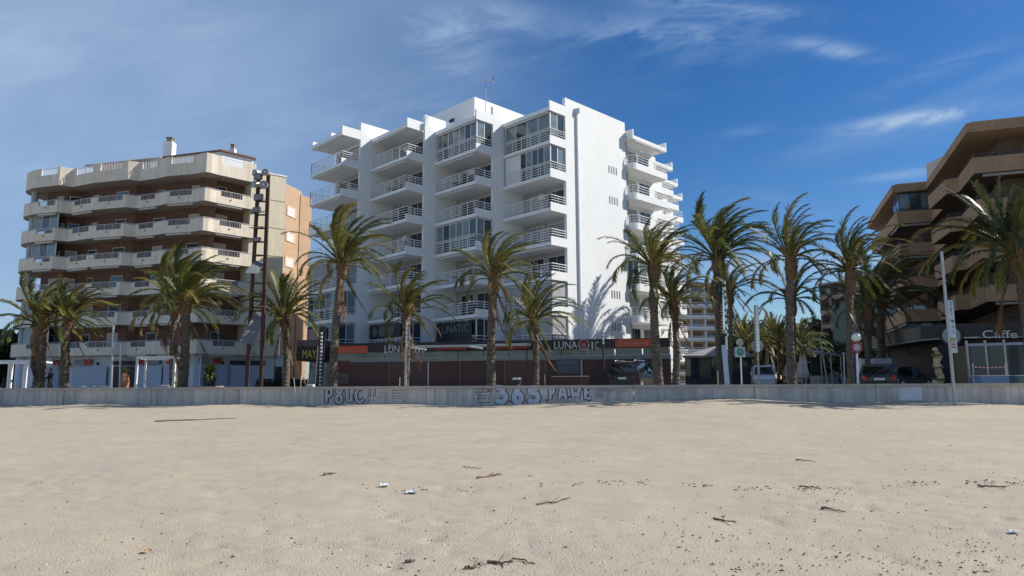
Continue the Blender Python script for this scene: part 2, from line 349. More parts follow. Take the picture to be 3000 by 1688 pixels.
def graffiti(ch, x0, x1, y0, y1, w, fill, line, lw, prefix='graffiti_letter', halo=None):
    o = wallpt(x0, y1); rr = wallpt(x1, y1) - o; uu = wallpt(x0, y0) - o; uu = Vector((0, 0, uu.z)); nn = wnrm
    def run(rad, m, out, thick):
        mb = MB()
        for k, pl in enumerate(GL[ch]):
            pts = [o + rr * p[0] + uu * p[1] + nn * (out + 0.012 + 0.0007 * k) for p in pl]
            if len(pts) > 2:   # smooth
                q = [pts[0]]
                for a, b in zip(pts, pts[1:]): q += [a.lerp(b, 0.5), b]
                pts = q
            ext0 = (pts[0] - pts[1]).normalized() * rad * 0.35; ext1 = (pts[-1] - pts[-2]).normalized() * rad * 0.35
            pts = [pts[0] + ext0] + pts + [pts[-1] + ext1]; rads = [rad * 0.6] + [rad] * (len(pts) - 2) + [rad * 0.6]
            mb.tube(pts, rads, 10, 0, (nn, thick / rad))
        return mb.build(prefix, m, wall)
    if halo: run(w + lw * 2.4, halo, 0.006, 0.004)
    run(w + lw, line, 0.010, 0.006)
    if fill: run(w, fill, 0.016, 0.006)
GSIL = mat('silver_spray', (0.58, 0.59, 0.66), 0.8, 0.12, 5); GBLK = mat('black_spray', (0.015, 0.014, 0.02), 0.8, 0.2, 5); GRED = mat('red_spray', (0.32, 0.10, 0.10), 0.85, 0.35, 3)
GFILL = mat('grey_spray', (0.46, 0.44, 0.46), 0.85, 0.15, 5)
for ch, a, b in (('3',1450,1497),('6',1500,1541),('5',1545,1592),('P',1606,1632),('A',1634,1668),('W',1671,1706),('E',1708,1740)):
    w = 0.15 if ch in '365' else 0.085
    graffiti(ch, a + 3, b - 1, 1130, 1181 if ch in '365' else 1171, w, GSIL, GBLK, 0.045)
for ch, a, b in (('P',953,980),('8',984,1010),('L',1012,1038),('C',1041,1073)): graffiti(ch, a - 2, b + 3, 1134, 1183, 0.095, GFILL, GBLK, 0.055)
for ch, a, b in (('!',1077,1092),('!',1090,1106)): graffiti(ch, a, b, 1135, 1178, 0.035, GFILL, GBLK, 0.03)
for ch, a, b in (('2',1748,1760),('0',1761,1773),('1',1772,1780),('5',1782,1795)): graffiti(ch, a, b, 1130, 1149, 0.02, GSIL, GBLK, 0.02)
rg = random.Random(3)
def scribble(x0, x1, y0, y1, rows, m, r=0.012, name='graffiti_tag'):
    mb = MB()
    for k in range(rows):
        yb = y0 + (y1 - y0) * (k + 0.5) / rows; hh = (y1 - y0) / rows * 0.36; x = x0; pts = []
        while x < x1:
            pts.append(wallpt(x, yb + rg.uniform(-hh, hh)) + wnrm * (0.012 + k * 0.001)); x += rg.uniform(1.5, 4)
        if len(pts) > 2: mb.tube(pts, r, 6, 0, (wnrm, 0.3))
    mb.build(name, m, wall)
scribble(1399, 1428, 1134, 1172, 4, GBLK, 0.016); scribble(1108, 1141, 1145, 1168, 2, GBLK); scribble(1150, 1180, 1140, 1172, 4, GBLK)
scribble(1746, 1770, 1152, 1166, 3, GBLK); scribble(1796, 1808, 1130, 1146, 2, GBLK); scribble(1818, 1842, 1128, 1150, 3, GRED); scribble(1426, 1444, 1138, 1150, 2, GRED, 0.03)
for (xa, ya) in ((1490, 1172), (1541, 1170), (1594, 1132), (1598, 1170), (1664, 1160), (1700, 1136)): scribble(xa, xa + 9, ya, ya + 7, 1, GRED, 0.05)
mb = MB(); fr = [(1397,1132),(1412,1135),(1434,1131),(1431,1142),(1440,1156),(1433,1166),(1437,1178),(1418,1180),(1399,1178),(1401,1160),(1394,1150),(1398,1140),(1397,1132)]
mb.tube([wallpt(a, b) + wnrm * 0.012 for a, b in fr], 0.018, 6, 0, (wnrm, 0.3)); mb.build('graffiti_frame', GBLK, wall)
mb = MB(); a, b = wallpt(2634, 1172), wallpt(2702, 1172); mb.box(a + wnrm * 0.018, b - a, -wnrm * 0.01, (0, 0, 0.63)); mb.build('whitewash_patch', mat('whitewash', (0.66, 0.66, 0.72), 0.9, 0.2, 2), wall)['label'] = 'pale whitewashed patch on the wall panel'

# ================================================================== WHITE BUILDING
C0 = Vector((4.52, 56.0)); ua = Vector((math.sin(R(45.5)), math.cos(R(45.5)))); va = Vector((-ua.y, ua.x))
wb = thing('white_apartment_building', 'tall white apartment block with stepped balcony bays and a blank sunlit gable wall', 'apartment building', (C0.x, C0.y, 0))
def UV(u, v, z=0.0): p = C0 + ua * u + va * v; return Vector((p.x, p.y, z))
U3 = Vector((ua.x, ua.y, 0)); V3 = Vector((va.x, va.y, 0)); Z3 = Vector((0, 0, 1))
def ub(mb, u0, u1, v0, v1, z0, z1, mi=0): return mb.box(UV(u0, v0, z0), U3 * (u1 - u0), V3 * (v1 - v0), Z3 * (z1 - z0), mi)
SU, SV = -3.08, 5.55; ST = 2.8; RB = 22.66; FT = 24.3; ZB = [0, 3.05] + [5.85 + 2.8 * i for i in range(6)]   # slab bottoms level 1..7
# gable (fin 0) and the other fins
mb = MB(); ub(mb, 0, 8.33, 0, 0.28, 0, FT); mb.build('gable_wall', WHITE, wb)
for k in (1, 2, 3):
    mb = MB(); ub(mb, SU*k, SU*k + 7.0, SV*k, SV*k + 0.28, 0, FT); mb.build('fin_wall', WHITE, wb)
# body
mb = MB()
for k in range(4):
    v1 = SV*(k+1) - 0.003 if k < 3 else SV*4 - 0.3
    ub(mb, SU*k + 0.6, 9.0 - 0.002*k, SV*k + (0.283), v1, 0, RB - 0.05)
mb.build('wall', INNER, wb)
mb = MB(); ub(mb, -1.0, 9, SV*4 - 0.29, 24.6, 0, RB + 0.55); ub(mb, 2.5, 14, 24.61, 30.5, 0, RB + 0.3); mb.build('added_shadow_wing', WHITE, wb)  # unseen extra mass, added to cast shade on the beige and tan blocks
mb = MB()
for j in range(4):
    ub(mb, 8.9 + 5.6*j, 8.9 + 5.6*(j+1), 0.9 + 2.9*j, 24 + 0.5*j, 0, RB - 0.04)
ub(mb, 8.335, 8.897, 0.9, 15, 0, RB - 0.06)
mb.build('wall', WHITE, wb)
def rail(mb, p, q, z0, z1, nr, posts, r=0.024, top=0.034):
    p, q = Vector(p), Vector(q); d = q - p
    n = max(1, int(round(d.length / posts)))
    for i in range(n + 1):
        c = p + d * (i / n); mb.cbox((c.x, c.y, (z0 + z1) / 2), 0.045, 0.045, z1 - z0)
    for i in range(nr):
        z = z0 + (z1 - z0) * (i + 1) / nr; rr = top if i == nr - 1 else r
        mb.tube([Vector((p.x, p.y, z)), Vector((q.x, q.y, z))], rr, 6)
def pane_row(parent, p, q, z0, z1, n, gm, fm, frame=0.06, name='glazing', depth=0.05, mid=None):
    """a glazed screen from p to q: frame part with panes as sub-parts"""
    p, q = Vector((p[0], p[1], 0)), Vector((q[0], q[1], 0)); d = q - p; t = d.normalized(); nrm = Vector((t.y, -t.x, 0))
    mb = MB()
    mb.box(p + Z3*z0, d, -nrm*depth, Z3*frame); mb.box(p + Z3*(z1-frame), d, -nrm*depth, Z3*frame)
    if mid: mb.box(p + Z3*(mid) - nrm*0.002, d, -nrm*(depth-0.004), Z3*frame)
    for i in range(n+1):
        c = p + d*(i/n) - t*frame*(i/n); mb.box(c + Z3*(z0+frame) + nrm*0.002, t*frame, -nrm*(depth+0.002), Z3*(z1-z0-2*frame))
    f = mb.build(name, fm, parent)
    for i in range(n):
        a = p + d*(i/n) + t*frame*0.9*(1-i/n); w = d.length/n - frame*0.9
        m2 = MB(); m2.box(a + Z3*(z0+frame) - nrm*depth*0.5, t*w, -nrm*0.012, Z3*(z1-z0-2*frame))
        g = gm[i % len(gm)] if isinstance(gm, (list, tuple)) else gm
        m2.build('pane', g, f)
    return f
rb = random.Random(21)
glazed = {(0,7): 4, (0,6): 5, (1,7): 7, (1,4): 6, (3,2): 5, (2,1): 4, (1,1): 5, (3,1): 4}
closed = {(0,2), (0,1), (3,3)}
for k in range(4):
    uf = SU*k - 1.92; ubk = SU*k + 0.6; v0 = SV*k; v1 = SV*(k+1) - 0.003 if k < 3 else SV*4
    for L in range(1, 8):
        zb = ZB[L]; zt = zb + 0.28
        b_ = MB(); ub(b_, uf, SU*k - 0.004, v0 + 0.0, v1, zb, zt); ub(b_, SU*k - 0.004, ubk, v0 + 0.285, v1, zb + 0.001, zt - 0.001)
        if L > 1: ub(b_, uf + 0.002, SU*k - 0.006, v0 + 0.002, v0 + 0.10, zt, zb + 0.72)
        bal = b_.build('balcony', [WHITE], wb)
        r_ = MB(); zr = zb + 1.33
        rail(r_, UV(uf + 0.04, v0 + 0.05), UV(uf + 0.04, v1 - 0.06), zt, zr, 5, 1.1)
        rail(r_, UV(uf + 0.04, v0 + 0.05), UV(SU*k - 0.06, v0 + 0.05), (zb + 0.72) if L > 1 else zt, zr, 3 if L > 1 else 4, 0.95)
        if k == 3: rail(r_, UV(uf + 0.04, v1 - 0.06), UV(ubk, v1 - 0.06), zt, zr, 5, 1.1)
        r_.build('railing', RAILM, bal)
        # awning cassette under the slab above
        if rb.random() < 0.62 and L < 7 and (k, L) not in glazed:
            a_ = MB(); a_.tube([UV(uf + 0.12, v0 + 0.3, zb + ST - 0.14), UV(uf + 0.12, v1 - 0.4, zb + ST - 0.14)], 0.085, 8); a_.build('awning', mat('awning_cover', (0.60, 0.58, 0.55), 0.7, 0.1), wb)
        ztop = (ZB[L+1] if L < 7 else RB)
        if (k, L) in glazed:
            n = glazed[(k, L)]; z1 = ztop - 0.05
            gm = [GLASS, GLASSL, GLASS] if (k, L) in ((0,6),(3,2),(3,1)) else [GLASSL, GLASS, GLASSL, GLASSL]
            vs_ = v0 + 0.12; ve = v1 - 0.15
            if (k, L) == (0, 6):
                pn = MB(); ub(pn, uf + 0.16, uf + 0.22, v0 + 3.6, ve, zt, z1); pn.build('cladding_panel', WHITE2, wb); ve = v0 + 3.58
            if (k, L) == (2, 1) or (k, L) == (1, 1): gm = [DARKW, GLASS]
            pane_row(wb, UV(uf + 0.15, ve), UV(uf + 0.15, vs_), zt, z1, n, gm, WHITE2, mid=zt + 0.95)
            pane_row(wb, UV(uf + 0.17, vs_ + 0.0), UV(SU*k - 0.05, vs_ + 0.0), zb + 0.74 if L > 1 else zt, z1, 2, gm, WHITE2)
        if (k, L) in closed:
            pn = MB(); ub(pn, uf + 0.16, uf + 0.22, v0 + 0.15, v1 - 0.1, zt, ztop - 0.04)
            ub(pn, uf + 0.222, SU*k - 0.01, v0 + 0.13, v0 + 0.19, zt, ztop - 0.04)
            for q in range(1, 4): ub(pn, uf + 0.145, uf + 0.16, v0 + 0.15 + q*1.3, v0 + 0.19 + q*1.3, zt, ztop - 0.05)
            pn.build('closed_screen', SHUT, wb)
        # back wall openings
        for (a, w) in ((0.7, 1.9), (3.1, 1.6)):
            if v0 + a + w > v1 - 0.2: continue
            kind = rb.choice(['shut', 'dark', 'glass', 'shut', 'glass'])
            m = {'shut': BSHUT if rb.random() < .4 else SHUT, 'dark': DARKW, 'glass': GLASS}[kind]
            w_ = MB(); ub(w_, ubk - 0.05, ubk - 0.003, v0 + a, v0 + a + w, zt, zt + 2.15)
            ob = w_.build('window', WHITE2, wb)
            half = (w - 0.18) / 2
            for q in range(2):
                p_ = MB(); ub(p_, ubk - 0.07, ubk - 0.052, v0 + a + 0.06 + q*(half+0.06), v0 + a + 0.06 + q*(half+0.06) + half, zt + 0.05, zt + 2.08); p_.build('pane' if kind != 'shut' else 'shutter', m, ob)
        if (k, L) in ((0, 5), (1, 6), (2, 4), (3, 5), (2, 7)):
            ac = MB(); ub(ac, ubk - 0.45, ubk - 0.08, v0 + 2.75, v0 + 3.0 + 0.35, zt + 1.55, zt + 2.05); ac.build('air_conditioner', WHITE2, wb)
        if rb.random() < 0.5 and (k, L) not in glazed and (k, L) not in closed and L > 1:
            tb_ = MB(); tv = v0 + rb.uniform(1.0, 4.0); ub(tb_, uf + 0.7, uf + 1.4, tv, tv + 0.8, zt + 0.68, zt + 0.73); ub(tb_, uf + 1.0, uf + 1.1, tv + 0.35, tv + 0.45, zt, zt + 0.68); tb_.build('balcony_table', rb.choice([WHITE2, WOOD]), wb)
            ch_ = MB(); cv = tv - 0.75; ub(ch_, uf + 0.8, uf + 1.25, cv, cv + 0.45, zt + 0.40, zt + 0.44); ub(ch_, uf + 0.8, uf + 1.25, cv, cv + 0.04, zt + 0.441, zt + 0.95)
            for (a_, b__) in ((0.8, 0), (1.2, 0), (0.8, 0.4), (1.2, 0.4)): ub(ch_, uf + a_ + 0.001, uf + a_ + 0.04, cv + b__ + 0.001, cv + b__ + 0.04, zt, zt + 0.40)
            ch_.build('balcony_chair', rb.choice([WHITE2, DARK, mat('green_plastic', (0.03, 0.1, 0.06))]), wb)
    # roof slab
    rf = MB(); vr = v1 if k == 3 else v1
    ub(rf, uf, SU*k - 0.004, v0, vr, RB, RB + 0.34); ub(rf, SU*k - 0.004, ubk, v0 + 0.285, vr, RB + 0.001, RB + 0.339)
    ub(rf, uf + 0.003, SU*k - 0.006, v0 + 0.003, v0 + 0.16, RB + 0.34, RB + 0.86)
    if k == 3:
        for q in (1.9, 5.3): ub(rf, uf + 0.003, uf + 0.5, v0 + q, v0 + q + 0.14, RB + 0.34, RB + 0.7)
    rf.build('roof_slab', WHITE, wb)
    if k in (0,) : pass
    a_ = MB(); a_.tube([UV(uf + 0.10, v0 + 0.25, RB - 0.12), UV(uf + 0.10, v1 - 0.3, RB - 0.12)], 0.09, 8); a_.build('awning', mat('awning_cover', (0.6, 0.58, 0.55)), wb)
# right hand bays
for j in range(4):
    u0 = 8.48 + 5.6*j; u1 = u0 + 5.5; vf = -0.75 + 2.9*j; vb = 0.9 + 2.9*j
    for L in range(1, 8):
        zb = ZB[L]; zt = zb + 0.28
        def rect(ins): return [UV(u0 + ins, vb)[:2], UV(u0 + ins, vf + 0.35 + ins)[:2], UV(u0 + 0.12 + ins, vf + 0.1 + ins)[:2], UV(u0 + 0.38 + ins, vf + ins)[:2], UV(u1 - ins, vf + ins)[:2], UV(u1 - ins, vb)[:2]]
        b_ = MB(); b_.prism(rect(0), zb, zt)
        pts = [Vector(p) for p in rect(0)[0:5]]
        band(b_, pts[::1], 0.09 if (pts[1]-pts[0]).cross(pts[2]-pts[1]) > 0 else -0.09, zt, zb + 0.62)
        bal = b_.build('balcony', WHITE, wb); r_ = MB()
        rp = [UV(u0 + 0.05, vf + 0.4), UV(u0 + 0.4, vf + 0.05), UV(u1 - 0.05, vf + 0.05)]
        rail(r_, UV(u0 + 0.05, vb), rp[0], zb + 0.62, zb + 1.33, 3, 0.8); rail(r_, rp[0], rp[1], zb + 0.62, zb + 1.33, 3, 0.8); rail(r_, rp[1], rp[2], zb + 0.62, zb + 1.33, 3, 1.0)
        r_.build('railing', RAILM, bal)
        for (a, w) in ((0.6, 2.0), (3.1, 1.7)):
            kind = rb.choice([SHUT, BSHUT, GLASS, GLASSL]); w_ = MB(); ub(w_, u0 + a, u0 + a + w, vb - 0.05, vb - 0.003, zt, zt + 2.15); ob = w_.build('window', WHITE2, wb)
            for q in range(2):
                h = (w - 0.18) / 2; p_ = MB(); ub(p_, u0 + a + 0.06 + q*(h+0.06), u0 + a + 0.06 + q*(h+0.06) + h, vb - 0.07, vb - 0.052, zt + 0.05, zt + 2.08); p_.build('pane', kind, ob)
        if (j, L) in ((0, 3), (2, 4), (1, 2)):
            pane_row(wb, UV(u0 + 0.5, vf + 0.12), UV(u1 - 0.15, vf + 0.12), zb + 0.64, zb + ST - 0.04, 4, [GLASSL, CURT], WHITE2)
            pane_row(wb, UV(u0 + 0.14, vb), UV(u0 + 0.14, vf + 0.42), zb + 0.64, zb + ST - 0.04, 1, GLASSL, WHITE2)
    rf = MB(); ub(rf, u0, u1, vf, vb, RB, RB + 0.34); ub(rf, u0 + 0.003, u0 + 0.16, vf + 0.003, vb, RB + 0.34, RB + 0.9); ub(rf, u1 - 0.16, u1 - 0.003, vf + 0.003, vb, RB + 0.34, RB + 0.9); rf.build('roof_slab', WHITE, wb)
    a_ = MB(); a_.tube([UV(u0 + 0.4, vf + 0.1, RB - 0.12), UV(u1 - 0.3, vf + 0.1, RB - 0.12)], 0.1, 8); a_.build('awning', mat('blue_awning_cover', (0.55, 0.56, 0.62)), wb)
mb = MB(); ub(mb, -1.64, 8, 9.6, 16.5, RB, 26.85); ph = mb.build('penthouse', WHITE, wb)
mb = MB(); ub(mb, -1.72, -1.643, 12.5, 13.2, 25.3, 25.6); mb.build('vent', DARK, ph)
mb = MB(); ub(mb, 0.3, 8.2, 0.3, 5.3, RB, RB + 0.5); ub(mb, -1.5, 5, 5.9, 9.5, RB, RB + 0.6); mb.build('roof', WHITE, wb)
# antenna
an = MB(); A0 = P(1423, 300, 60.5); zt = P(1423, 240, 60.5).z
an.tube([Vector((A0.x, A0.y, 23.5)), Vector((A0.x, A0.y, zt + 0.3))], 0.035, 6)
for q, (dx_, dz_) in enumerate(((-0.62, 0.0), (0.0, 0.1))): pass
an.tube([Vector((A0.x - 0.75, A0.y, zt + 0.05)), Vector((A0.x + 0.75, A0.y, zt + 0.22))], 0.022, 6)
for q in range(7): x = A0.x - 0.7 + q*0.2; an.tube([Vector((x, A0.y - 0.25, zt + 0.06 + q*0.022)), Vector((x, A0.y + 0.25, zt + 0.06 + q*0.022))], 0.014, 5)
an.cbox((A0.x + 0.72, A0.y, zt + 0.3), 0.14, 0.3, 0.55); an.tube([Vector((A0.x - 0.2, A0.y, zt - 0.9)), Vector((A0.x + 0.2, A0.y, zt - 0.85))], 0.02, 5)
tag(an.build('rooftop_antenna', STEEL), 'thin metal television antenna mast standing on the white roof', 'antenna')
# slits, drain pipe
for zc in (19.36, 16.56, 8.16, 5.36):
    for q in range(4):
        u = 5.72 + q*0.36; mb = MB(); ub(mb, u, u + 0.17, -0.012, 0.03, zc - 0.36, zc + 0.32)
        mb.build('slit_window', mat('slit_shade', (0.16, 0.17, 0.19), 0.5), wb)
mb = MB(); p = UV(1.4, -0.1); mb.tube([Vector((p.x, p.y, 3.2)), Vector((p.x, p.y, 23.3))], 0.085, 10); q = UV(1.4, -0.12)
mb.cbox((q.x, q.y, 23.45), 0.42, 0.3, 0.42); q2 = UV(1.75, -0.1); mb.tube([Vector((q.x, q.y, 23.5)), Vector((q2.x, q2.y, 23.62))], 0.06, 8); mb.build('drainpipe', WHITE2, wb)
# banners in level 1
for k in (1, 2):
    uf = SU*k - 1.92; mb = MB(); ub(mb, uf - 0.0, uf + 0.03, SV*k + 0.5, SV*(k+1) - 0.4, 3.95 if k == 1 else 4.5, 5.6); bn = mb.build('banner', DARK, wb)
    if k == 1: text('banner_lettering', 'LUNATIC', UV(uf - 0.02, SV*2 - 0.8, 4.75), -V3, 3.9, 0.62, mat('banner_grey', (0.2, 0.21, 0.22)), bn, 0.02)
    else:
        mb = MB()
        for (vv, rr) in ((13.0, 0.45), (14.3, 0.5), (15.4, 0.4)):
            c = UV(uf - 0.012, vv, 5.05); mb.tube([c - U3*0.01, c + U3*0.005], rr, 16)
        mb.build('banner_faces', mat('banner_photo_grey', (0.13, 0.13, 0.13), 0.6, 0.5, 4), bn)
for (k, col) in ((3, (0.30, 0.05, 0.05)),):
    uf = SU*3 - 1.92; mb = MB(); ub(mb, uf + 0.05, uf + 0.1, SV*3 + 1.8, SV*4 - 0.6, 4.3, 5.5); sg = mb.build('window_sign', mat('pink_sign', (0.35, 0.2, 0.22)), wb)

# ================================================================== RESTAURANT TERRACE
rsd = Vector((1, -0.2, 0)).normalized(); rsn = Vector((-0.2, -1, 0)).normalized()
def TP(px, z, off=0.0):   # point on the terrace front at native pixel column px
    dx = HX(px); t = 50.0 / (1 + 0.2 * dx); return Vector((dx*t, t, z)) + rsn * off
def TY(py, px=1500): dx, dz = ray(px, py); return EYE + dz * 50.0 / (1 + 0.2 * dx)
rest = thing('restaurant_terrace', 'single storey restaurant front with brown roller shutters and a navy sign band', 'restaurant', TP(1480, 0))
a, b = TP(985, 0), TP(1968, 0)
mb = MB(); mb.box(a - rsn*0.15 + Z3*0, b - a, -rsn*5.5, Z3*2.2); mb.build('back_wall', BROWN2, rest)
mb = MB(); mb.box(a - rsn*0.5 + Z3*3.2, b - a, -rsn*7, Z3*0.12); mb.build('roof', mat('roof_gravel', (.3,.3,.3)), rest)
mb = MB(); mb.box(a + Z3*2.87 + rsn*0.12, b - a, -rsn*0.2, Z3*0.66); fas = mb.build('fascia', NAVY, rest)
for q in range(13):
    p = a + (b - a) * (q / 13); w = (b - a) / 13
    m2 = MB(); m2.box(p + Z3*2.4 + w*0.02, w*0.96, -rsn*0.04, Z3*0.44); m2.build('glass_panel', GREEN, rest)
mb = MB(); mb.box(a + Z3*2.12 + rsn*0.06, b - a, -rsn*0.2, Z3*0.26); mb.build('beam', mat('grey_beam', (0.20, 0.22, 0.235), 0.5), rest)
mb = MB(); mb.box(a + Z3*2.385 + rsn*0.08, b - a, -rsn*0.1, Z3*0.03); mb.build('beam_edge', STEEL, rest)
posts = [985, 1022, 1140, 1255, 1348, 1480, 1600, 1705, 1712, 1830, 1966]
for q in range(len(posts)-1):
    p0, p1 = TP(posts[q], 0, 0.03), TP(posts[q+1], 0, 0.03); d = p1 - p0
    if d.length < 0.5: continue
    sh = MB()
    n = 18; hh = 2.1 / n
    for i in range(n):
        sh.box(p0 + Z3*(i*hh) + d*0.02 + rsn*(0.0), d*0.96, -rsn*0.05, Z3*(hh*0.82)); sh.box(p0 + Z3*(i*hh + hh*0.82) + d*0.02 - rsn*0.012, d*0.96, -rsn*0.03, Z3*(hh*0.18))
    s_ = sh.build('roller_shutter', mat('pale_shutter', (0.10, 0.055, 0.05), 0.6) if q in (2, 5) else BROWNSH, rest)
    mb = MB(); mb.box(p1 - d.normalized()*0.05 + rsn*0.04, d.normalized()*0.1, -rsn*0.12, Z3*2.1); mb.build('post', STEEL if q in (2, 6) else BROWN2, rest)
def tsign(x0, x1, y0, y1, m, off=0.16, name='sign_panel', parent=None):
    z0, z1 = TY(y1, x0), TY(y0, x0); p0, p1 = TP(x0, z0, off), TP(x1, z0, off); mb = MB(); mb.box(p0, p1 - p0, -rsn*0.03, Z3*(z1 - z0)); return mb.build(name, m, parent or rest)
def tword(body, x0, x1, y0, y1, m, off=0.17, par=None):
    z0, z1 = TY(y1, x0), TY(y0, x0); p0, p1 = TP(x0, z0, off), TP(x1, z0, off); return text('lettering', body, p0, (p1 - p0).normalized(), (p1 - p0).length, z1 - z0, m, par or rest, 0.02)
s1 = tsign(990, 1078, 1015, 1036, RED); tword('Restaurant', 994, 1074, 1019, 1033, mat('sign_orange', (0.62, 0.20, 0.14)), 0.17, s1)
s2 = tsign(1806, 1921, 995, 1018, RED); tword('Geladeria', 1815, 1903, 999, 1014, mat('sign_cream', (0.66, 0.34, 0.22)), 0.17, s2)
for (xa, xb, ya, yb) in ((1127, 1245, 1013, 1034), (1626, 1757, 1001, 1023)):
    w = xb - xa
    tword('LUNA', xa, xa + w*0.52, ya, yb, LET, 0.14); tword('I', xa + w*0.84, xa + w*0.875, ya, yb, LET, 0.14); tword('C', xa + w*0.92, xb, ya, yb, LET, 0.14)
    c = TP(xa + w*0.67, TY((ya+yb)/2 - 1, xa + w*0.67), 0.15); mb = MB(); mb.tube([c, c + rsn*0.05], 0.40, 22); dsk = mb.build('emblem', mat('emblem_grey', (0.38, 0.32, 0.32), 0.6, 0.3, 6), rest)
    mb = MB(); mb.tube([c + rsn*0.06 + Z3*0.04, c + rsn*0.075 + Z3*0.04], 0.30, 20); mb.build('emblem_face', mat('emblem_red', (0.22, 0.035, 0.03), 0.6, 0.5, 8), dsk)
    mb = MB(); mb.tube([c + rsn*0.08 - Z3*0.02, c + rsn*0.09 - Z3*0.02], 0.15, 16); mb.build('emblem_centre', mat('emblem_pink', (0.36, 0.22, 0.20)), dsk)
# board panel LUNATIC
s3 = tsign(1632, 1700, 1053, 1096, mat('menu_board', (0.06, 0.09, 0.11), 0.5, 0.2, 5), 0.1, 'menu_board')
tword('LUNATIC', 1638, 1696, 1057, 1068, mat('menu_letter', (0.24, 0.28, 0.30)), 0.12, s3)
for yy in (1073, 1079, 1085): tsign(1638, 1696, yy, yy + 1.6, mat('menu_line', (0.16, 0.19, 0.21)), 0.12, 'menu_line', s3)
# poster left
s4 = tsign(986, 1022, 1058, 1092, mat('red_poster', (0.28, 0.06, 0.035), 0.6, 0.5, 4, c2=(0.05, 0.012, 0.01)), 0.12, 'poster'); s5 = tsign(986, 1022, 1093, 1128, mat('dark_poster', (0.04, 0.035, 0.035), 0.6, 0.6, 5, c2=(0.16, 0.14, 0.13)), 0.12, 'poster')
# awnings
for q, (x0, x1, yy, rx) in enumerate(((1205, 1440, 1019, (1290, 1376)), (1452, 1560, 1014, (1455, 1556)))):
    z = TY(yy, x0); aw = thing('retracted_awning', ['long silver folded awning along the sign band right of the first palm pair', 'shorter silver folded awning with red valance along the sign band near the centre'][q], 'awning', TP(x0, z, 0.9), 0, 'folded awnings on the restaurant front')
    mb = MB(); mb.tube([TP(x0, z, 0.9), TP(x1, z, 0.9)], 0.10, 10); mb.build('cassette', STEEL, aw)
    mb = MB(); mb.box(TP(rx[0], z - 0.26, 0.86), TP(rx[1], z, 0.86) - TP(rx[0], z, 0.86), rsn*0.02, Z3*0.17); mb.build('valance', mat('red_valance', (0.26, 0.04, 0.04), 0.8), aw)
    for (ax0, ax1) in (((1210, 1272),) if q == 0 else ((1385, 1432), (1577, 1598))):
        mb = MB(); mb.tube([TP(ax0, z - 0.06, 0.95), TP(ax1, z - 0.26, 2.0)], 0.055, 8); mb.build('arm', WHITE2, aw)
# MAY canopy on the left
mc = thing('shop_canopy', 'dark shop canopy with yellow lettering beside the restaurant', 'canopy', G(910, 54.5))
p = P(868, 1050, 54.3); p1 = P(946, 1050, 53.8); e = p1 - p; e.z = 0; zt, zb_ = P(905, 1015, 54).z, P(905, 1056, 54).z
mb = MB(); mb.box(Vector((p.x, p.y, zb_)), e, Vector((0, 3, 0)), Z3*(zt - zb_)); mb.build('fascia', mat('brown_canopy', (0.03, 0.026, 0.022)), mc)
mb = MB(); mb.box(Vector((p.x, p.y - 0.05, zt)), e, Vector((0, 3.2, 0)), Z3*0.5); mb.build('roof', mat('grey_brown_roof', (0.10, 0.085, 0.08)), mc)
er = e.normalized(); text('lettering', 'MAYA', Vector((p.x, p.y, zb_ + 0.18)) + er*0.55 - Vector((0, 0.05, 0)), er, e.length - 0.7, 0.62, LETG, mc, 0.02)
mb = MB(); mb.box(Vector((p.x + 0.3, p.y + 2.5, 0)), e*0.9, Vector((0, 0.1, 0)), Z3*zb_); mb.build('glass_front', GLASS, mc)

# ================================================================== LEFT BUILDING
ZL = 23.05
rawL = [(80,507),(97,500),(113,496.5),(177,488.5),(217,494.5),(281,481.5),(377,471),(411,475.5),(467,467),(490,461),(577,453),(592,449),(607,447),(622,450),(640,455.5),(724,475.5),(752,481.5)]
pathL = [PZ(a, b, ZL) for a, b in rawL]; pathL = [Vector((p.x, p.y)) for p in pathL]
# rounded west end
p0 = pathL[0]; west = [p0 + Vector((0.2, 9)), p0 + Vector((-0.9, 2.8)), p0 + Vector((-0.7, 1.1))]
pathL = west + pathL
endp = PZ(841, 501.7, ZL); endp = Vector((endp.x, endp.y))
cen = sum((Vector(p) for p in pathL), Vector((0, 0))) / len(pathL)
lb = thing('beige_apartment_block', 'beige and red brick apartment block with long rounded balcony parapets on the left', 'apartment building', (-38, 70, 0))
SL = 2.95; tops = [4.75 + SL*i for i in range(6)]; sgn = 1.0
innerW = offset_path(pathL, 2.0)
far = [Vector((-27.4, 80.5)), Vector((-31.5, 92)), Vector((-55, 92))]
# brick core
mb = MB(); core = innerW[1:] + [endp + Vector((-1.2, 1.0))] + far
def fan(mb, pts, z0, z1):
    mb.prism([tuple(p) for p in pts], z0, z1)
fan(mb, core, 3.5, ZL - 0.5); mb.build('wall', BRICK, lb)
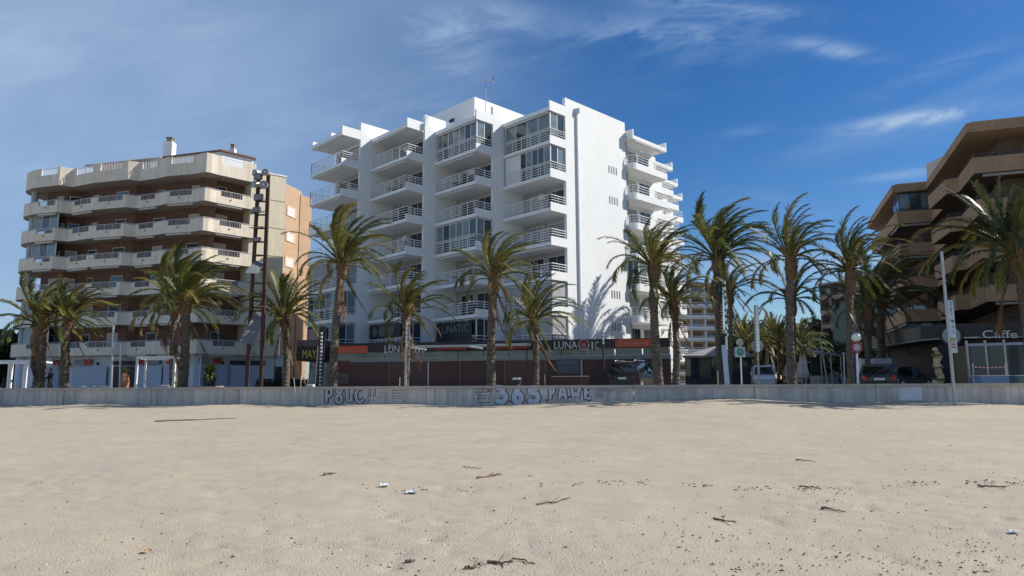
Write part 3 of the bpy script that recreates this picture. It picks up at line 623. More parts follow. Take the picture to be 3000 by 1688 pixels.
# roof deck
# slabs + parapets
seglen = [0]
for i in range(1, len(pathL)): seglen.append(seglen[-1] + (pathL[i] - pathL[i-1]).length)
def openings():   # (segment index, t0, t1) of railing notches
    return {5: (0.22, 0.92), 7: (0.35, 0.96), 8: (0.12, 0.82), 10: (0.2, 0.95), 12: (0.3, 0.8), 17: (0.25, 0.85)}
OP = {}
for i in range(len(pathL)-1):
    d = (pathL[i+1] - pathL[i]).length
    if d > 1.7 and i >= 2: OP[i] = (0.16, 0.90)
def para_level(zt, solid, drop, name, railm=True, seed=0, zslab=None):
    n = len(pathL); q = offset_path(pathL, 0.14)
    mb = MB(); zs = zt - solid
    for i in range(n-1):
        a, b, c, d = pathL[i], pathL[i+1], q[i+1], q[i]
        if i in OP:
            t0, t1 = OP[i]; a0, a1 = a.lerp(b, t0), a.lerp(b, t1); d0, d1 = d.lerp(c, t0), d.lerp(c, t1)
            mb.prism([a, a0, d0, d], zs, zt); mb.prism([a0, a1, d1, d0], zs, zt - drop); mb.prism([a1, b, c, d1], zs, zt)
        else: mb.prism([a, b, c, d], zs, zt)
    par = mb.build(name, BEIGE, lb)
    if railm:
        r_ = MB()
        mid = offset_path(pathL, 0.07)
        r_.tube([Vector((p.x, p.y, zt + 0.09)) for p in mid[1:]], 0.032, 6)
        for i in OP:
            t0, t1 = OP[i]; a0, a1 = mid[i].lerp(mid[i+1], t0), mid[i].lerp(mid[i+1], t1); L_ = (a1 - a0).length; k = int(L_ / 0.16)
            for j in range(k + 1):
                p = a0.lerp(a1, j / k); w = 0.05 if j % 6 == 0 else 0.028
                r_.cbox((p.x, p.y, zt - drop/2 + 0.04), w, w, drop + 0.08)
        r_.build('railing', mat('lilac_grey_railing', (0.50, 0.50, 0.53), 0.5), par)
        for i in OP:
            p = pathL[i].lerp(pathL[i+1], 0.5); t = (pathL[i+1] - pathL[i]).normalized(); nn = Vector((t.y, -t.x))
            m2 = MB(); m2.sphere((p.x + nn.x*0.04, p.y + nn.y*0.04, zs + solid*0.42), 0.07, 8); m2.build('drain_outlet', DARK, par)
    return par
for L, zt in enumerate(tops):
    par = para_level(zt, 1.25, 0.48, 'parapet')
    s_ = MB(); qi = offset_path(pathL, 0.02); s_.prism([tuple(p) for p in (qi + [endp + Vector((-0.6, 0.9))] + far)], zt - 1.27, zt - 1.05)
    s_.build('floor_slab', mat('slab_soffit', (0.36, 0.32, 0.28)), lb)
    # rolled awnings under slab edge
    ap = offset_path(pathL, 0.16)
    for i in OP:
        if rb.random() < 0.75:
            a, b = ap[i].lerp(ap[i+1], 0.08), ap[i].lerp(ap[i+1], 0.92); m2 = MB(); m2.tube([Vector((a.x, a.y, zt - 1.36)), Vector((b.x, b.y, zt - 1.36))], 0.09, 7); m2.build('awning', mat('awning_cover', (0.6, 0.58, 0.55)), lb)
rp = para_level(ZL, 1.95, 0.75, 'roof_parapet', railm=False)
r_ = MB(); mid = offset_path(pathL, 0.07)
for i in OP:
    t0, t1 = OP[i]; a0, a1 = mid[i].lerp(mid[i+1], t0), mid[i].lerp(mid[i+1], t1); r_.tube([Vector((a0.x, a0.y, ZL - 0.08)), Vector((a1.x, a1.y, ZL - 0.08))], 0.035, 6)
    k = int((a1 - a0).length / 0.2)
    for j in range(k + 1): p = a0.lerp(a1, j / k); r_.cbox((p.x, p.y, ZL - 0.42), 0.035, 0.035, 0.66)
r_.build('railing', WHITE2, rp)
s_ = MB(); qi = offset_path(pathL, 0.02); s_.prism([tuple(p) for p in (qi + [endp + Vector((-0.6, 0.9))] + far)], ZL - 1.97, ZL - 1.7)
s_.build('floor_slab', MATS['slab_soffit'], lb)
# windows on the inner wall
iw = offset_path(pathL, 1.98)
for L in range(6):
    z0 = tops[L] - 1.05
    for i in range(3, len(pathL)-1):
        a, b = iw[i], iw[i+1]; d = (b - a).length
        if d < 1.3: continue
        k = max(1, int(d / 2.3)); t = (b - a).normalized(); nn = Vector((t.y, -t.x))
        for j in range(k):
            c = a.lerp(b, (j + 0.5) / k); w = rb.choice([1.3, 1.5, 0.9]); w = min(w, d/k - 0.3)
            o_ = Vector((c.x - t.x*w/2 + nn.x*0.003, c.y - t.y*w/2 + nn.y*0.003, z0)); T = Vector((t.x, t.y, 0)); N_ = Vector((nn.x, nn.y, 0))
            m2 = MB(); m2.box(o_, T*w, N_*0.05, Z3*2.1); f = m2.build('window', WHITE2 if rb.random() < .4 else BEIGE2, lb)
            kind = rb.choice([BSHUT, BSHUT, GLASS, DARKW, BSHUT]); m2 = MB(); m2.box(o_ + T*0.08 + N_*0.052, T*(w-0.16), N_*0.02, Z3*2.02); m2.build('shutter' if kind is BSHUT else 'pane', kind, f)
# glazed west corner columns on each floor
for L in range(6):
    z0 = tops[L] + 0.0; z1 = (tops[L+1] - 1.3) if L < 5 else ZL - 2.0
    a, b = offset_path(pathL, 0.35)[3], offset_path(pathL, 0.35)[6]
    mb = MB(); mb.tube([Vector((a.x + 0.35, a.y + 0.4, z0 - 1.0)), Vector((a.x + 0.35, a.y + 0.4, z1 + 0.05))], 0.34, 12); mb.build('column', mat('pale_blue_column', (0.42, 0.47, 0.50)), lb)
    if L in (0, 1, 3, 4):
        pane_row(lb, Vector((a.x + 0.9, a.y - 0.2)), Vector((b.x, b.y + 0.1)), z0, z1, 3, [GLASSL, GLASS, GLASSL], WHITE2)
# end wall, right hand side
last = pathL[-1]; mb = MB(); t = (endp - last).normalized(); nn = Vector((-t.y, t.x)); w0 = last + nn*0.45 - t*0.25
mb.prism([w0, endp + nn*0.1, endp + nn*10, w0 + nn*10], 3.4, ZL - 0.65); mb.build('end_wall', BEIGE2, lb)
mb = MB(); mb.prism([w0 - nn*0.06, endp + nn*0.04 + t*0.06, endp + nn*0.5, w0 + nn*0.4], ZL - 0.649, ZL - 0.50); mb.build('coping', WHITE, lb)
for zj in [ZL - 3.4 - 2.95*i for i in range(6)]:
    mb = MB(); a = w0 - nn*0.02; b = endp + nn*0.08; mb.prism([a, b, b + nn*0.03, a + nn*0.03], zj, zj + 0.05); mb.build('joint', mat('joint_brown', (0.25, 0.2, 0.16)), lb)
# penthouse, roof edge, chimneys, pergola
B15 = pathL[15]; E_ = pathL[-1]
sel = [pathL[9] + Vector((0.6, 2.9)), B15 + Vector((-0.9, 3.0)), B15 + Vector((0.2, 2.7)), E_ + Vector((-0.9, 1.5)), E_ + Vector((-6, 9)), pathL[9] + Vector((2, 12))]
mb = MB(); mb.prism([tuple(p) for p in sel], ZL - 0.8, ZL + 1.02); ph = mb.build('penthouse', WHITE, lb)
c_ = sum(sel, Vector((0, 0))) / len(sel); sel2 = [c_ + (p - c_) * 1.06 for p in sel]
mb = MB(); mb.prism([tuple(p) for p in sel2], ZL + 1.023, ZL + 1.16); mb.build('roof', mat('red_roof_edge', (0.20, 0.09, 0.07)), lb)
for (px, py, w, h) in ((497, 431, 0.95, 1.5), (682, 450, 0.6, 1.0)):
    p = P(px, 440, 74.0); zt = P(px, py, 74.0).z
    ch = MB(); ch.cbox((p.x, p.y, (zt + ZL) / 2), w, w, zt - ZL + 1.0); c_ = ch.build('chimney', WHITE, lb)
    ch = MB(); ch.cbox((p.x, p.y, zt + 0.72), w*0.55, w*0.55, 0.42); ch.cbox((p.x, p.y, zt + 0.98), w*0.75, w*0.75, 0.1); ch.build('chimney_cap', mat('chimney_brown', (0.25, 0.2, 0.16)), c_)
m2 = MB(); a, b = PZ(245, 478, ZL + 1.0), PZ(470, 458, ZL + 1.1)
m2.box(Vector((a.x, a.y, ZL + 0.75)), Vector((b.x - a.x, b.y - a.y, 0.25)), Vector((0.6, 2.6, 0)), Z3*0.06)
for q in range(6): p = a.lerp(b, q / 5); m2.cbox((p.x + .1, p.y + .2, ZL), 0.07, 0.07, 1.7)
m2.build('pergola', WHITE2, lb)
# ground floor shop fronts
gp = offset_path(pathL, 1.3); gf = thing('left_shop_row', 'row of closed white shop fronts with roller shutters under the beige block', 'shops', (-38, 69, 0))
gf.name = 'shop_row'; WLOC['shop_row'] = Vector((-38, 69, 0))
mb = MB(); SHOPW = mat('shop_front_white', (0.64, 0.68, 0.72), 0.8, 0.06, 1.0)
mb.prism([tuple(p) for p in (gp[2:] + [endp + Vector((0.3, 0.5)), endp + Vector((-3.8, 9)), gp[2] + Vector((6, 10))])], 0, 3.46); mb.build('wall', SHOPW, gf)
mb = MB(); qi = offset_path(pathL, 0.1); mb.prism([tuple(p) for p in (qi[1:] + [endp + Vector((0.3, 0.5)), endp + Vector((-3.8, 9)), qi[1] + Vector((6, 10))])], 3.461, 3.56); mb.build('ceiling', BEIGE2, gf)
gl = [Vector((gp[2].x, gp[2].y))] + gp[3:] + [endp + Vector((0.3, 0.5))]
tot = 0; segs = []
for i in range(len(gl)-1): segs.append((tot, gl[i], gl[i+1])); tot += (gl[i+1]-gl[i]).length
def on_line(px):   # ray/polyline intersection for a native column
    k = HX(px)
    for i in range(len(gl)-1):
        a, b = gl[i], gl[i+1]; fa = a.x - k*a.y; fb = b.x - k*b.y
        if fa <= 0 <= fb or fb <= 0 <= fa:
            t = fa / (fa - fb); return a.lerp(b, t), (b - a).normalized()
    return gl[0], Vector((1, 0))
def shop_panel(x0, x1, z0, z1, m, name, off=0.06, th_=0.05, parent=None):
    a, t1 = on_line(x0); b, t2 = on_line(x1); d = b - a; n_ = Vector((d.y, -d.x)).normalized()
    best = off + 0.25
    mb = MB(); o_ = Vector((a.x + n_.x*best, a.y + n_.y*best, z0)); mb.box(o_, Vector((d.x, d.y, 0)), Vector((-n_.x, -n_.y, 0))*th_, Z3*(z1-z0)); return mb.build(name, m, parent or gf)
for (x0, x1) in ((128, 172), (218, 316), (400, 478), (482, 516), (575, 660), (672, 758)):
    f = shop_panel(x0, x1, 0.05, 2.45, mat('blue_white_shutter', (0.44, 0.49, 0.58), 0.7, 0.05), 'roller_shutter')
    for q in range(6): shop_panel(x0 + 1, x1 - 1, 0.35 + q*0.36, 0.37 + q*0.36, mat('shutter_line', (0.34, 0.38, 0.44)), 'slat_line', 0.075, 0.02, f)
for (x0, x1) in ((150, 172), (251, 270), (404, 432), (489, 506), (617, 641)):
    s_ = shop_panel(x0, x1, 2.62, 3.15, mat('red_shop_sign', (0.45, 0.05, 0.03), 0.6, 0.25, 5), 'sign', 0.1)
for (x0, x1) in ((221, 250), (575, 612), (433, 470)): shop_panel(x0, x1, 2.6, 3.15, mat('grey_sign', (0.30, 0.30, 0.27)), 'sign', 0.1)
for (x0, x1) in ((330, 392), (668, 770)): shop_panel(x0, x1, 2.55, 2.95, DARK, 'dark_sign', 0.1)
for (x0, x1) in ((330, 362), (366, 395), (800, 822)): shop_panel(x0, x1, 0, 2.4, DARKW, 'doorway', 0.1)
for x in (208, 290, 407, 530, 655):
    a, t = on_line(x); m2 = MB(); m2.sphere((a.x, a.y - 0.5, 2.7), 0.16, 8); m2.build('wall_lamp', DARK, gf)
mb = MB(); a, _ = on_line(60); mb.tube([Vector((a.x, a.y - 0.6, 0)), Vector((a.x, a.y - 0.6, 3.46))], 0.5, 14); mb.build('column', SHOPW, gf)

# ================================================================== TAN BRICK BUILDING behind
tb = thing('tan_brick_building', 'orange tan brick building seen between the beige block and the white block', 'building', (-24, 84, 0))
def zat(px, py, Y): return P(px, py, Y).z
a1 = P(838, 560, 80); a2 = P(884, 560, 83.5); a3 = P(888, 560, 82.5); a4 = P(915, 560, 85)
mb = MB(); zt1 = zat(860, 552, 82)
mb.prism([(a1.x, a1.y), (a2.x, a2.y), (a2.x*1.17, a2.y*1.165), (a1.x*1.15, a1.y*1.16)], 0, zt1); mb.build('wall', TANB, tb)
mb = MB(); mb.prism([(a2.x + 0.01, a2.y - 0.35), (a4.x, a4.y), (a4.x*1.17, a4.y*1.16), (a2.x*1.16 + 0.3, a2.y*1.165)], 0, zat(900, 576, 84)); mb.build('wall', TANB, tb)
tw = (a2 - a1); tw.z = 0; tn = Vector((tw.y, -tw.x, 0)).normalized()
for q, py in enumerate((619, 693, 767, 840, 915)):
    z = zat(852, py, 81); f = MB(); f.box(Vector((a1.x, a1.y, z - 0.65)) + tw*0.08 + tn*0.06, tw*0.62, -tn*0.055, Z3*1.3); f_ = f.build('window', mat('tan_frame', (0.55, 0.40, 0.28)), tb)
    f = MB(); f.box(Vector((a1.x, a1.y, z - 0.58)) + tw*0.13 + tn*0.075, tw*0.42, -tn*0.012, Z3*1.0); f.build('shutter', mat('pale_shutter_white', (0.62, 0.6, 0.55)), f_)

# ================================================================== RIGHT BROWN BUILDING
rbld = thing('brown_apartment_building', 'dark brown apartment building with deep angular terraces on the right edge', 'apartment building', (36, 52, 0))
ZR = 18.05
pathR = [Vector(p) for p in ((39.5, 75.5), (35.9, 65.3), (34.4, 61.0), (36.9, 60.1), (35.2, 55.7), (34.2, 55.9), (32.7, 51.2), (33.3, 50.6), (31.4, 46.0), (37.5, 43.9), (46, 40.7))]
pathRt = [Vector(p) for p in ((39.5, 75.5), (35.9, 65.3), (34.4, 61.0), (36.9, 60.1), (31.4, 46.0), (37.5, 43.9), (46, 40.7))]
inR = offset_path(pathRt, 2.3)
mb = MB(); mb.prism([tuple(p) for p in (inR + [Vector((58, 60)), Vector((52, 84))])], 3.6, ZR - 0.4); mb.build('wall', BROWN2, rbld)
topsR = [6.9 + 2.92*i for i in range(4)]
for zt in topsR:
    mb = MB(); band(mb, pathR, 0.15, zt - 1.2, zt - 0.1); pr_ = mb.build('parapet', BROWN, rbld)
    s_ = MB(); qi = offset_path(pathR, 0.02); qo = offset_path(pathRt, 2.5)
    full = qi + [Vector((52, 55)), Vector((50, 80))]
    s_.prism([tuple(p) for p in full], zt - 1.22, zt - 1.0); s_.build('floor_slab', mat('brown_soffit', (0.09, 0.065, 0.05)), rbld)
    r_ = MB(); md = offset_path(pathR, 0.08)
    for h in (0.05, 0.17, 0.29): r_.tube([Vector((p.x, p.y, zt - 0.1 + h)) for p in md], 0.022, 5)
    for i in range(len(md)-1):
        k = max(1, int((md[i+1]-md[i]).length / 1.4))
        for j in range(k): p = md[i].lerp(md[i+1], j/k); r_.cbox((p.x, p.y, zt + 0.05), 0.035, 0.035, 0.33)
    r_.build('railing', mat('dark_railing', (0.05, 0.05, 0.055), 0.5), pr_)
    ap = offset_path(pathR, 0.18)
    for i in (1, 2, 9, 8, 0):
        if rb.random() < 0.85:
            a, b = ap[i].lerp(ap[i+1], 0.06), ap[i].lerp(ap[i+1], 0.9); m2 = MB(); m2.tube([Vector((a.x, a.y, zt - 1.34)), Vector((b.x, b.y, zt - 1.34))], 0.10, 7); m2.build('awning', mat('grey_awning_cover', (0.34, 0.31, 0.28)), rbld)
ro = offset_path(pathRt, -0.25); mb = MB(); mb.prism([tuple(p) for p in (ro + [Vector((58, 56)), Vector((52, 84))])], ZR - 0.75, ZR - 0.1); mb.build('roof', BROWN, rbld)
ri = offset_path(pathRt, 0.1); mb = MB(); mb.prism([tuple(p) for p in (ri + [Vector((57, 56)), Vector((52, 83))])], ZR - 0.1, ZR + 0.08); mb.build('roof_tiles', mat('tan_tiles', (0.38, 0.27, 0.18)), rbld)
iwr = offset_path(pathRt, 2.28)
for zt in [4.0] + topsR:
    for i in range(len(iwr)-1):
        a, b = iwr[i], iwr[i+1]; d = (b-a).length
        if d < 1.5: continue
        k = int(d / 2.6) or 1; t = (b - a).normalized(); nn = Vector((t.y, -t.x)); T = Vector((t.x, t.y, 0)); N_ = Vector((nn.x, nn.y, 0))
        for j in range(k):
            c = a.lerp(b, (j+0.5)/k); w = rb.choice([1.2, 1.6, 1.9]); o_ = Vector((c.x, c.y, zt - 0.98)) - T*w/2 + N_*0.003
            m2 = MB(); m2.box(o_, T*w, N_*0.05, Z3*2.1); kind = rb.choice([0, 1, 2]); f = m2.build('window', [MATS['brown_wall'], mat('tan_trim', (0.22, 0.17, 0.12)), mat('grey_trim', (0.28, 0.28, 0.28))][kind], rbld)
            for q in range(2):
                m2 = MB(); m2.box(o_ + T*(0.07 + q*(w/2 - 0.02)) + N_*0.052 + Z3*0.06, T*(w/2 - 0.12), N_*0.015, Z3*1.95); m2.build('pane', rb.choice([GLASS, GLASS, DARKW, mat('brown_shutter', (0.10, 0.075, 0.055))]), f)
# glazed corner of block B, top floor (blue reflecting) and ground mezzanine
g0 = offset_path(pathRt, 0.25)
pane_row(rbld, g0[1].lerp(g0[2], 0.35), g0[2], topsR[3] - 0.0, ZR - 0.8, 2, mat('blue_reflecting_glass', (0.10, 0.17, 0.30), 0.05, 0.1, 1, spec=1.0), MATS['dark_railing'])
pane_row(rbld, g0[2], g0[3], topsR[3], ZR - 0.8, 3, [GLASSL, GLASS, GLASSL], MATS['dark_railing'])
g1 = offset_path(pathR, 0.3)
pane_row(rbld, g1[1], g1[2], 4.3, 5.6, 8, [GLASSL, GLASS, GLASS], MATS['dark_railing']); pane_row(rbld, g1[2], g1[3], 4.0, 5.6, 3, [GLASSL, CURT, GLASSL], MATS['dark_railing'])
mb = MB(); p = PZ(2755, 440, 19.8); mb.cbox((p.x + 2.0, p.y + 2, 18.6), 2.6, 2.6, 2.0); mb.build('roof_stair_box', mat('grey_roof_box', (0.48, 0.44, 0.40)), rbld)
mb = MB(); c = P(2682, 905, 57); mb.cbox((c.x - .2, c.y - 1, c.z), 0.85, 0.06, 0.32); sg = mb.build('notice_board', LET, rbld)
# cafe ground floor
cf = thing('cafe_front', 'dark cafe frontage with pale Caffe lettering below the brown building', 'cafe', (30, 44, 0))
c1 = Vector((26.1, 43.0)); c0 = Vector((27.9, 55.5)); cm = Vector((26.05, 44.6)); c2 = Vector((47, 37.2)); c1b = Vector((27.6, 42.35))
fp = [c0, Vector((26.8, 49)), cm, Vector((26.4, 43.3)), c1b, c2]
FZ0, FZ1 = 3.02, 3.95
mb = MB(); mb.prism([tuple(p) for p in (fp + [Vector((52, 58)), Vector((36, 64))])], FZ0, FZ1); fas2 = mb.build('fascia', mat('black_fascia', (0.016, 0.017, 0.02), 0.4, 0.2), cf)
mb = MB(); fo = offset_path(fp, -0.03); mb.tube([Vector((p.x, p.y, FZ0 + 0.06)) for p in fo], 0.035, 6); mb.build('trim', STEEL, cf)
gi = offset_path(fp, 1.6); mb = MB(); mb.prism([tuple(p) for p in (gi + [Vector((50, 58)), Vector((37, 63))])], 0, FZ0); mb.build('wall', mat('cafe_dark_wall', (0.035, 0.032, 0.03), 0.6, 0.3, 1), cf)
cd = (c2 - c1b).normalized(); CD = Vector((cd.x, cd.y, 0)); CN = Vector((cd.y, -cd.x, 0))
def cpt(px, py, off=0.05):
    dx, dz = ray(px, py); n2 = Vector((CN.x, CN.y)); t = (n2.dot(c1b) + off) / n2.dot(Vector((dx, 1))); return Vector((dx*t, t, EYE + dz*t))
lo, hi = cpt(2879, 991), cpt(2981, 991); zt = cpt(2879, 968).z
text('lettering', 'Caffe', lo, (hi-lo).normalized(), (hi-lo).length, zt - lo.z, LET, cf, 0.03, label='large pale serif style Caffe lettering')
mb = MB(); mb.box(cpt(2825, 991), cpt(2868, 990) - cpt(2825, 991), CN*0.03, Z3*0.06); mb.build('underline', LET, cf)
c = cpt(2786, 984, 0.1); mb = MB(); mb.tube([c, c + CN*0.05], 0.62, 24); o_ = mb.build('oval_badge', DARK, cf); mb = MB(); mb.tube([c + CN*0.06, c + CN*0.08], 0.5, 20); mb.tube([c + CN*0.055, c + CN*0.07], 0.0001, 3); mb.build('badge_face', mat('badge_pale', (0.34, 0.42, 0.42)), o_)
for q, (xx, ww) in enumerate(((2800, 40), (2850, 40), (2905, 45))):
    a, b = cpt(xx, 1100, -0.4), cpt(xx + ww, 1100, -0.4); mb = MB(); mb.box(Vector((a.x, a.y, 0.1)), Vector((b.x-a.x, b.y-a.y, 0)), CN*0.04, Z3*2.5); mb.build('window', GLASS if q else mat('warm_glass', (0.10, 0.075, 0.05), 0.2), cf)

# ================================================================== FAR BUILDINGS
def far_block(name, label, px0, px1, Y, topy, ns, ang, wallm, railm2, depth=14, dark=DARKW):
    a = G(px0, Y); z1 = zat(px0, topy, Y); b = G(px1, Y + 0.0)
    e = Vector((math.cos(ang), math.sin(ang), 0)); L = (b - a).length / max(0.3, abs(e.x - e.y * HX(px1))); n_ = Vector((e.y, -e.x, 0))
    t = thing(name, label, 'building', a); mb = MB(); mb.box(a, e*L, -n_*depth, Z3*z1); mb.build('wall', wallm, t)
    h = z1 / ns
    for i in range(ns):
        for q in range(3):
            w = L/3; m2 = MB(); m2.box(a + e*(q*w + 0.12*w) + n_*0.05 + Z3*(i*h + 0.15*h), e*(w*0.72), -n_*0.04, Z3*(h*0.66)); m2.build('window', dark if (i+q) % 3 else GLASSL, t)
        m2 = MB(); m2.box(a + n_*1.3 + Z3*(i*h - 0.08), e*L, -n_*1.3, Z3*0.2); m2.box(a + n_*1.35 + Z3*(i*h + 0.2), e*L, -n_*0.08, Z3*0.5)
        m2.box(a + n_*1.35 + Z3*(i*h + 0.95), e*L, -n_*0.06, Z3*0.1)
        for q in range(4): m2.box(a + e*(q*L/3.05) + n_*1.2 + Z3*(i*h + 0.2), e*0.2, -n_*1.1, Z3*(h - 0.35))
        m2.build('balcony', railm2, t)
    m2 = MB(); m2.box(a + n_*1.6 + Z3*z1, e*L, -n_*(depth + 1.6), Z3*0.5); m2.build('roof', wallm, t); return t
far_block('balcony_block', 'distant white and ochre balcony block right of the white building', 1985, 2112, 150, 838, 9, 0.10, mat('ochre_wall', (0.52, 0.34, 0.18)), mat('far_white', (0.75, 0.74, 0.72)), dark=mat('ochre_shade', (0.22, 0.14, 0.08)))
far_block('distant_apartment_block', 'distant grey brown apartment block seen down the street', 2428, 2520, 150, 840, 7, -1.0, mat('far_tan', (0.22, 0.19, 0.165)), mat('far_tan2', (0.26, 0.22, 0.19)), 26)
far_block('teal_building', 'dim green glazed building behind the right palms', 2512, 2640, 120, 880, 6, -0.2, mat('far_teal', (0.06, 0.10, 0.085)), mat('far_teal2', (0.10, 0.13, 0.12)), 14)

# ================================================================== PALMS
def frond_mesh(az_, el_, seed, wind):
    r = random.Random(seed); L0 = 3.5; n = 14; ds = L0 / n
    d = Vector((math.cos(az_)*math.cos(el_), math.sin(az_)*math.cos(el_), math.sin(el_))); p = Vector((0, 0, 0)); pts = [p.copy()]; dirs = [d.copy()]
    for i in range(n):
        t = i / n
        d = d + Vector((wind*0.16*t*(1.2 - 0.5*abs(d.x)), 0, -(0.05 + 0.15*t) * (0.45 + 0.75*math.cos(el_)))); d.normalize(); p = p + d*ds; pts.append(p.copy()); dirs.append(d.copy())
    mb = MB(); mb.tube(pts, [0.045*(1 - 0.88*i/n) + 0.004 for i in range(n+1)], 4)
    m = 50
    for k in range(m):
        t = 0.20 + 0.80*k/(m-1); f = t*n; i = min(n-1, int(f)); q = pts[i].lerp(pts[i+1], f-i); dd = dirs[min(n, i+1)]
        side = dd.cross(Vector((0,0,1)));
        if side.length < 0.1: side = Vector((math.sin(az_), -math.cos(az_), 0))
        side.normalize(); up_ = side.cross(dd)
        ll = (0.17 + 0.33 * math.sin(math.pi * min(1, (t - 0.12) * 1.02)) ** 0.6) * r.uniform(0.85, 1.15)
        for sg in (-1, 1):
            l = dd*(0.85 + 0.4*t) + side*sg*r.uniform(0.40, 0.75) + up_*r.uniform(-0.15, 0.40) + Vector((wind*0.28, 0, -0.12)) + Vector((r.uniform(-.1,.1), r.uniform(-.1,.1), r.uniform(-.1,.1)))
            l.normalize(); wv = l.cross(up_ + side*0.3*sg).normalized() * 0.024
            mid = q + l*ll*0.5 + Vector((0, 0, -0.01)); tip = q + l*ll + Vector((wind*0.05, 0, -0.10*ll))
            mb.add([q - wv*0.6, q + wv*0.6, mid + wv, mid - wv, tip], [(0, 1, 2, 3), (3, 2, 4)])
    me = bpy.data.meshes.new('frond'); me.from_pydata([v for v in mb.v], [], mb.f); me.materials.append(LEAF); return me
NAZ = 14; ELS = [84, 69, 53, 35, 13, -20, -65]; FM = {}
for w_i, wind in enumerate((0.3, 0.85)):
    for e_i, e_ in enumerate(ELS):
        for a_i in range(NAZ):
            FM[w_i, e_i, a_i] = frond_mesh(2*math.pi*(a_i + 0.5*(e_i % 2))/NAZ, R(e_), a_i*31 + e_i*7 + w_i, wind)
PALMCOL = [(0.17, 0.175, 0.045), (0.115, 0.135, 0.045), (0.24, 0.22, 0.055), (0.085, 0.105, 0.04), (0.29, 0.23, 0.075)]
def palm(label, base, crown, fl, tr, nf=46, wind=0, boot=1.0, dead=3, seed=1, dark=1.0, mean=None, el_w=(6, 11, 13, 11, 5, 1), group='palm trees along the promenade', name='palm_tree'):
    r = random.Random(seed); base = Vector(base); crown = Vector(crown)
    t = thing(name, label, 'palm tree', base, 0, group)
    H = (crown - base).length; mb = MB(); n = int(H / 0.13); path = []; rads = []
    lean = crown - base
    for i in range(n+1):
        s_ = i / n; p = base + lean*s_; bow = math.sin(math.pi*s_) * 0.10 * (1 if seed % 2 else -1); p = p + Vector((bow, 0, 0))
        rr = tr * (1.12 - 0.22*min(1, s_*2.0)) * (1 + (0.075 if i % 2 else -0.03)) * r.uniform(0.96, 1.04)
        if s_ < 0.06: rr *= 1 + (0.06 - s_) * 5
        path.append(p); rads.append(rr)
    mb.tube(path, rads, 12)
    for q in range(int(n * 2.2)):      # leaf scar stubs
        s_ = r.random(); i = min(n-1, int(s_*n)); a = r.uniform(0, 6.283); p = path[i] + Vector((math.cos(a), math.sin(a), 0)) * rads[i]*0.93
        o = Vector((math.cos(a), math.sin(a), 0)); sd = Vector((-math.sin(a), math.cos(a), 0)) * 0.07
        mb.add([p - sd, p + sd, p + o*0.055 + sd*0.6 + Z3*0.09, p + o*0.055 - sd*0.6 + Z3*0.09, p + Z3*0.14], [(0, 1, 2, 3), (3, 2, 4)])
    mb.build('trunk', BARK, t)
    bt = MB(); bl = 0.9*boot; br = tr*(1.0 + 0.42*boot); k = 9
    bt.tube([crown + Vector((0, 0, -bl + bl*1.15*i/k)) for i in range(k+1)], [tr*0.9 + (br - tr*0.9) * math.sin(math.pi*(0.12 + 0.75*i/k)) * r.uniform(0.94, 1.06) for i in range(k+1)], 12)
    for q in range(70):
        s_ = r.random(); a = r.uniform(0, 6.283); rr = tr*0.9 + (br - tr*0.9) * math.sin(math.pi*(0.12 + 0.75*s_)); o = Vector((math.cos(a), math.sin(a), 0)); sd = Vector((-math.sin(a), math.cos(a), 0))*0.06
        p = crown + Vector((0, 0, -bl + bl*1.15*s_)) + o*rr*0.92; hh = 0.16 + 0.2*s_
        bt.add([p - sd, p + sd, p + o*0.11 + sd*0.6 + Z3*hh, p + o*0.11 - sd*0.6 + Z3*hh], [(0, 1, 2, 3)]); bt.add([p + o*0.11 + sd*0.6 + Z3*hh, p + o*0.11 - sd*0.6 + Z3*hh, p - sd*0.5 + Z3*hh*0.8], [(0, 1, 2)])
    for q in range(40):                 # yellow petiole bases
        a = r.uniform(0, 6.283); o = Vector((math.cos(a), math.sin(a), 0)); p = crown + o*tr*0.6; e_ = r.uniform(0.1, 0.6)
        bt.tube([p, p + o*e_*0.9 + Z3*0.8], [0.05, 0.022], 4, 1)
    bt.build('boot', [BOOT, mat('petiole_ochre', (0.30, 0.20, 0.07), 0.7, 0.2, 4)], t)
    tot = sum(el_w); seq = []
    for e_i, w in enumerate(el_w): seq += [e_i] * int(round(nf * w / tot))
    for q, e_i in enumerate(seq + [6]*dead):
        a_i = (q * 5 + r.randrange(2)) % NAZ; o = bpy.data.objects.new('frond', FM[wind, e_i, a_i]); COL.objects.link(o); o.parent = t
        s_ = fl / 3.5 * r.uniform(0.82, 1.12) * (0.85 if e_i in (0, 6) else 1)
        s_ *= {4: 0.88, 5: 0.75}.get(e_i, 1.0); o.scale = (s_, s_, s_); a = 2*math.pi*a_i/NAZ
        o.location = crown - base + Vector((math.cos(a)*tr*0.5, math.sin(a)*tr*0.5, 0.10 + 0.06*(3 - e_i) - (0.5 if e_i == 6 else 0)))
        o.rotation_euler = (r.uniform(-.10, .10), r.uniform(-.10, .10), r.uniform(-.22, .22))
        c = PALMCOL[r.choices(range(5), (5, 4, 4, 2, 1.8 if e_i > 2 else 0.5))[0]]; k_ = r.uniform(0.8, 1.2) * dark
        if e_i == 6: c = (0.17, 0.105, 0.055); k_ = r.uniform(.7, 1.1)
        elif e_i == 5 and r.random() < 0.5: c = (0.19, 0.14, 0.055)
        o.color = (c[0]*k_, c[1]*k_, c[2]*k_, 1)
    return t
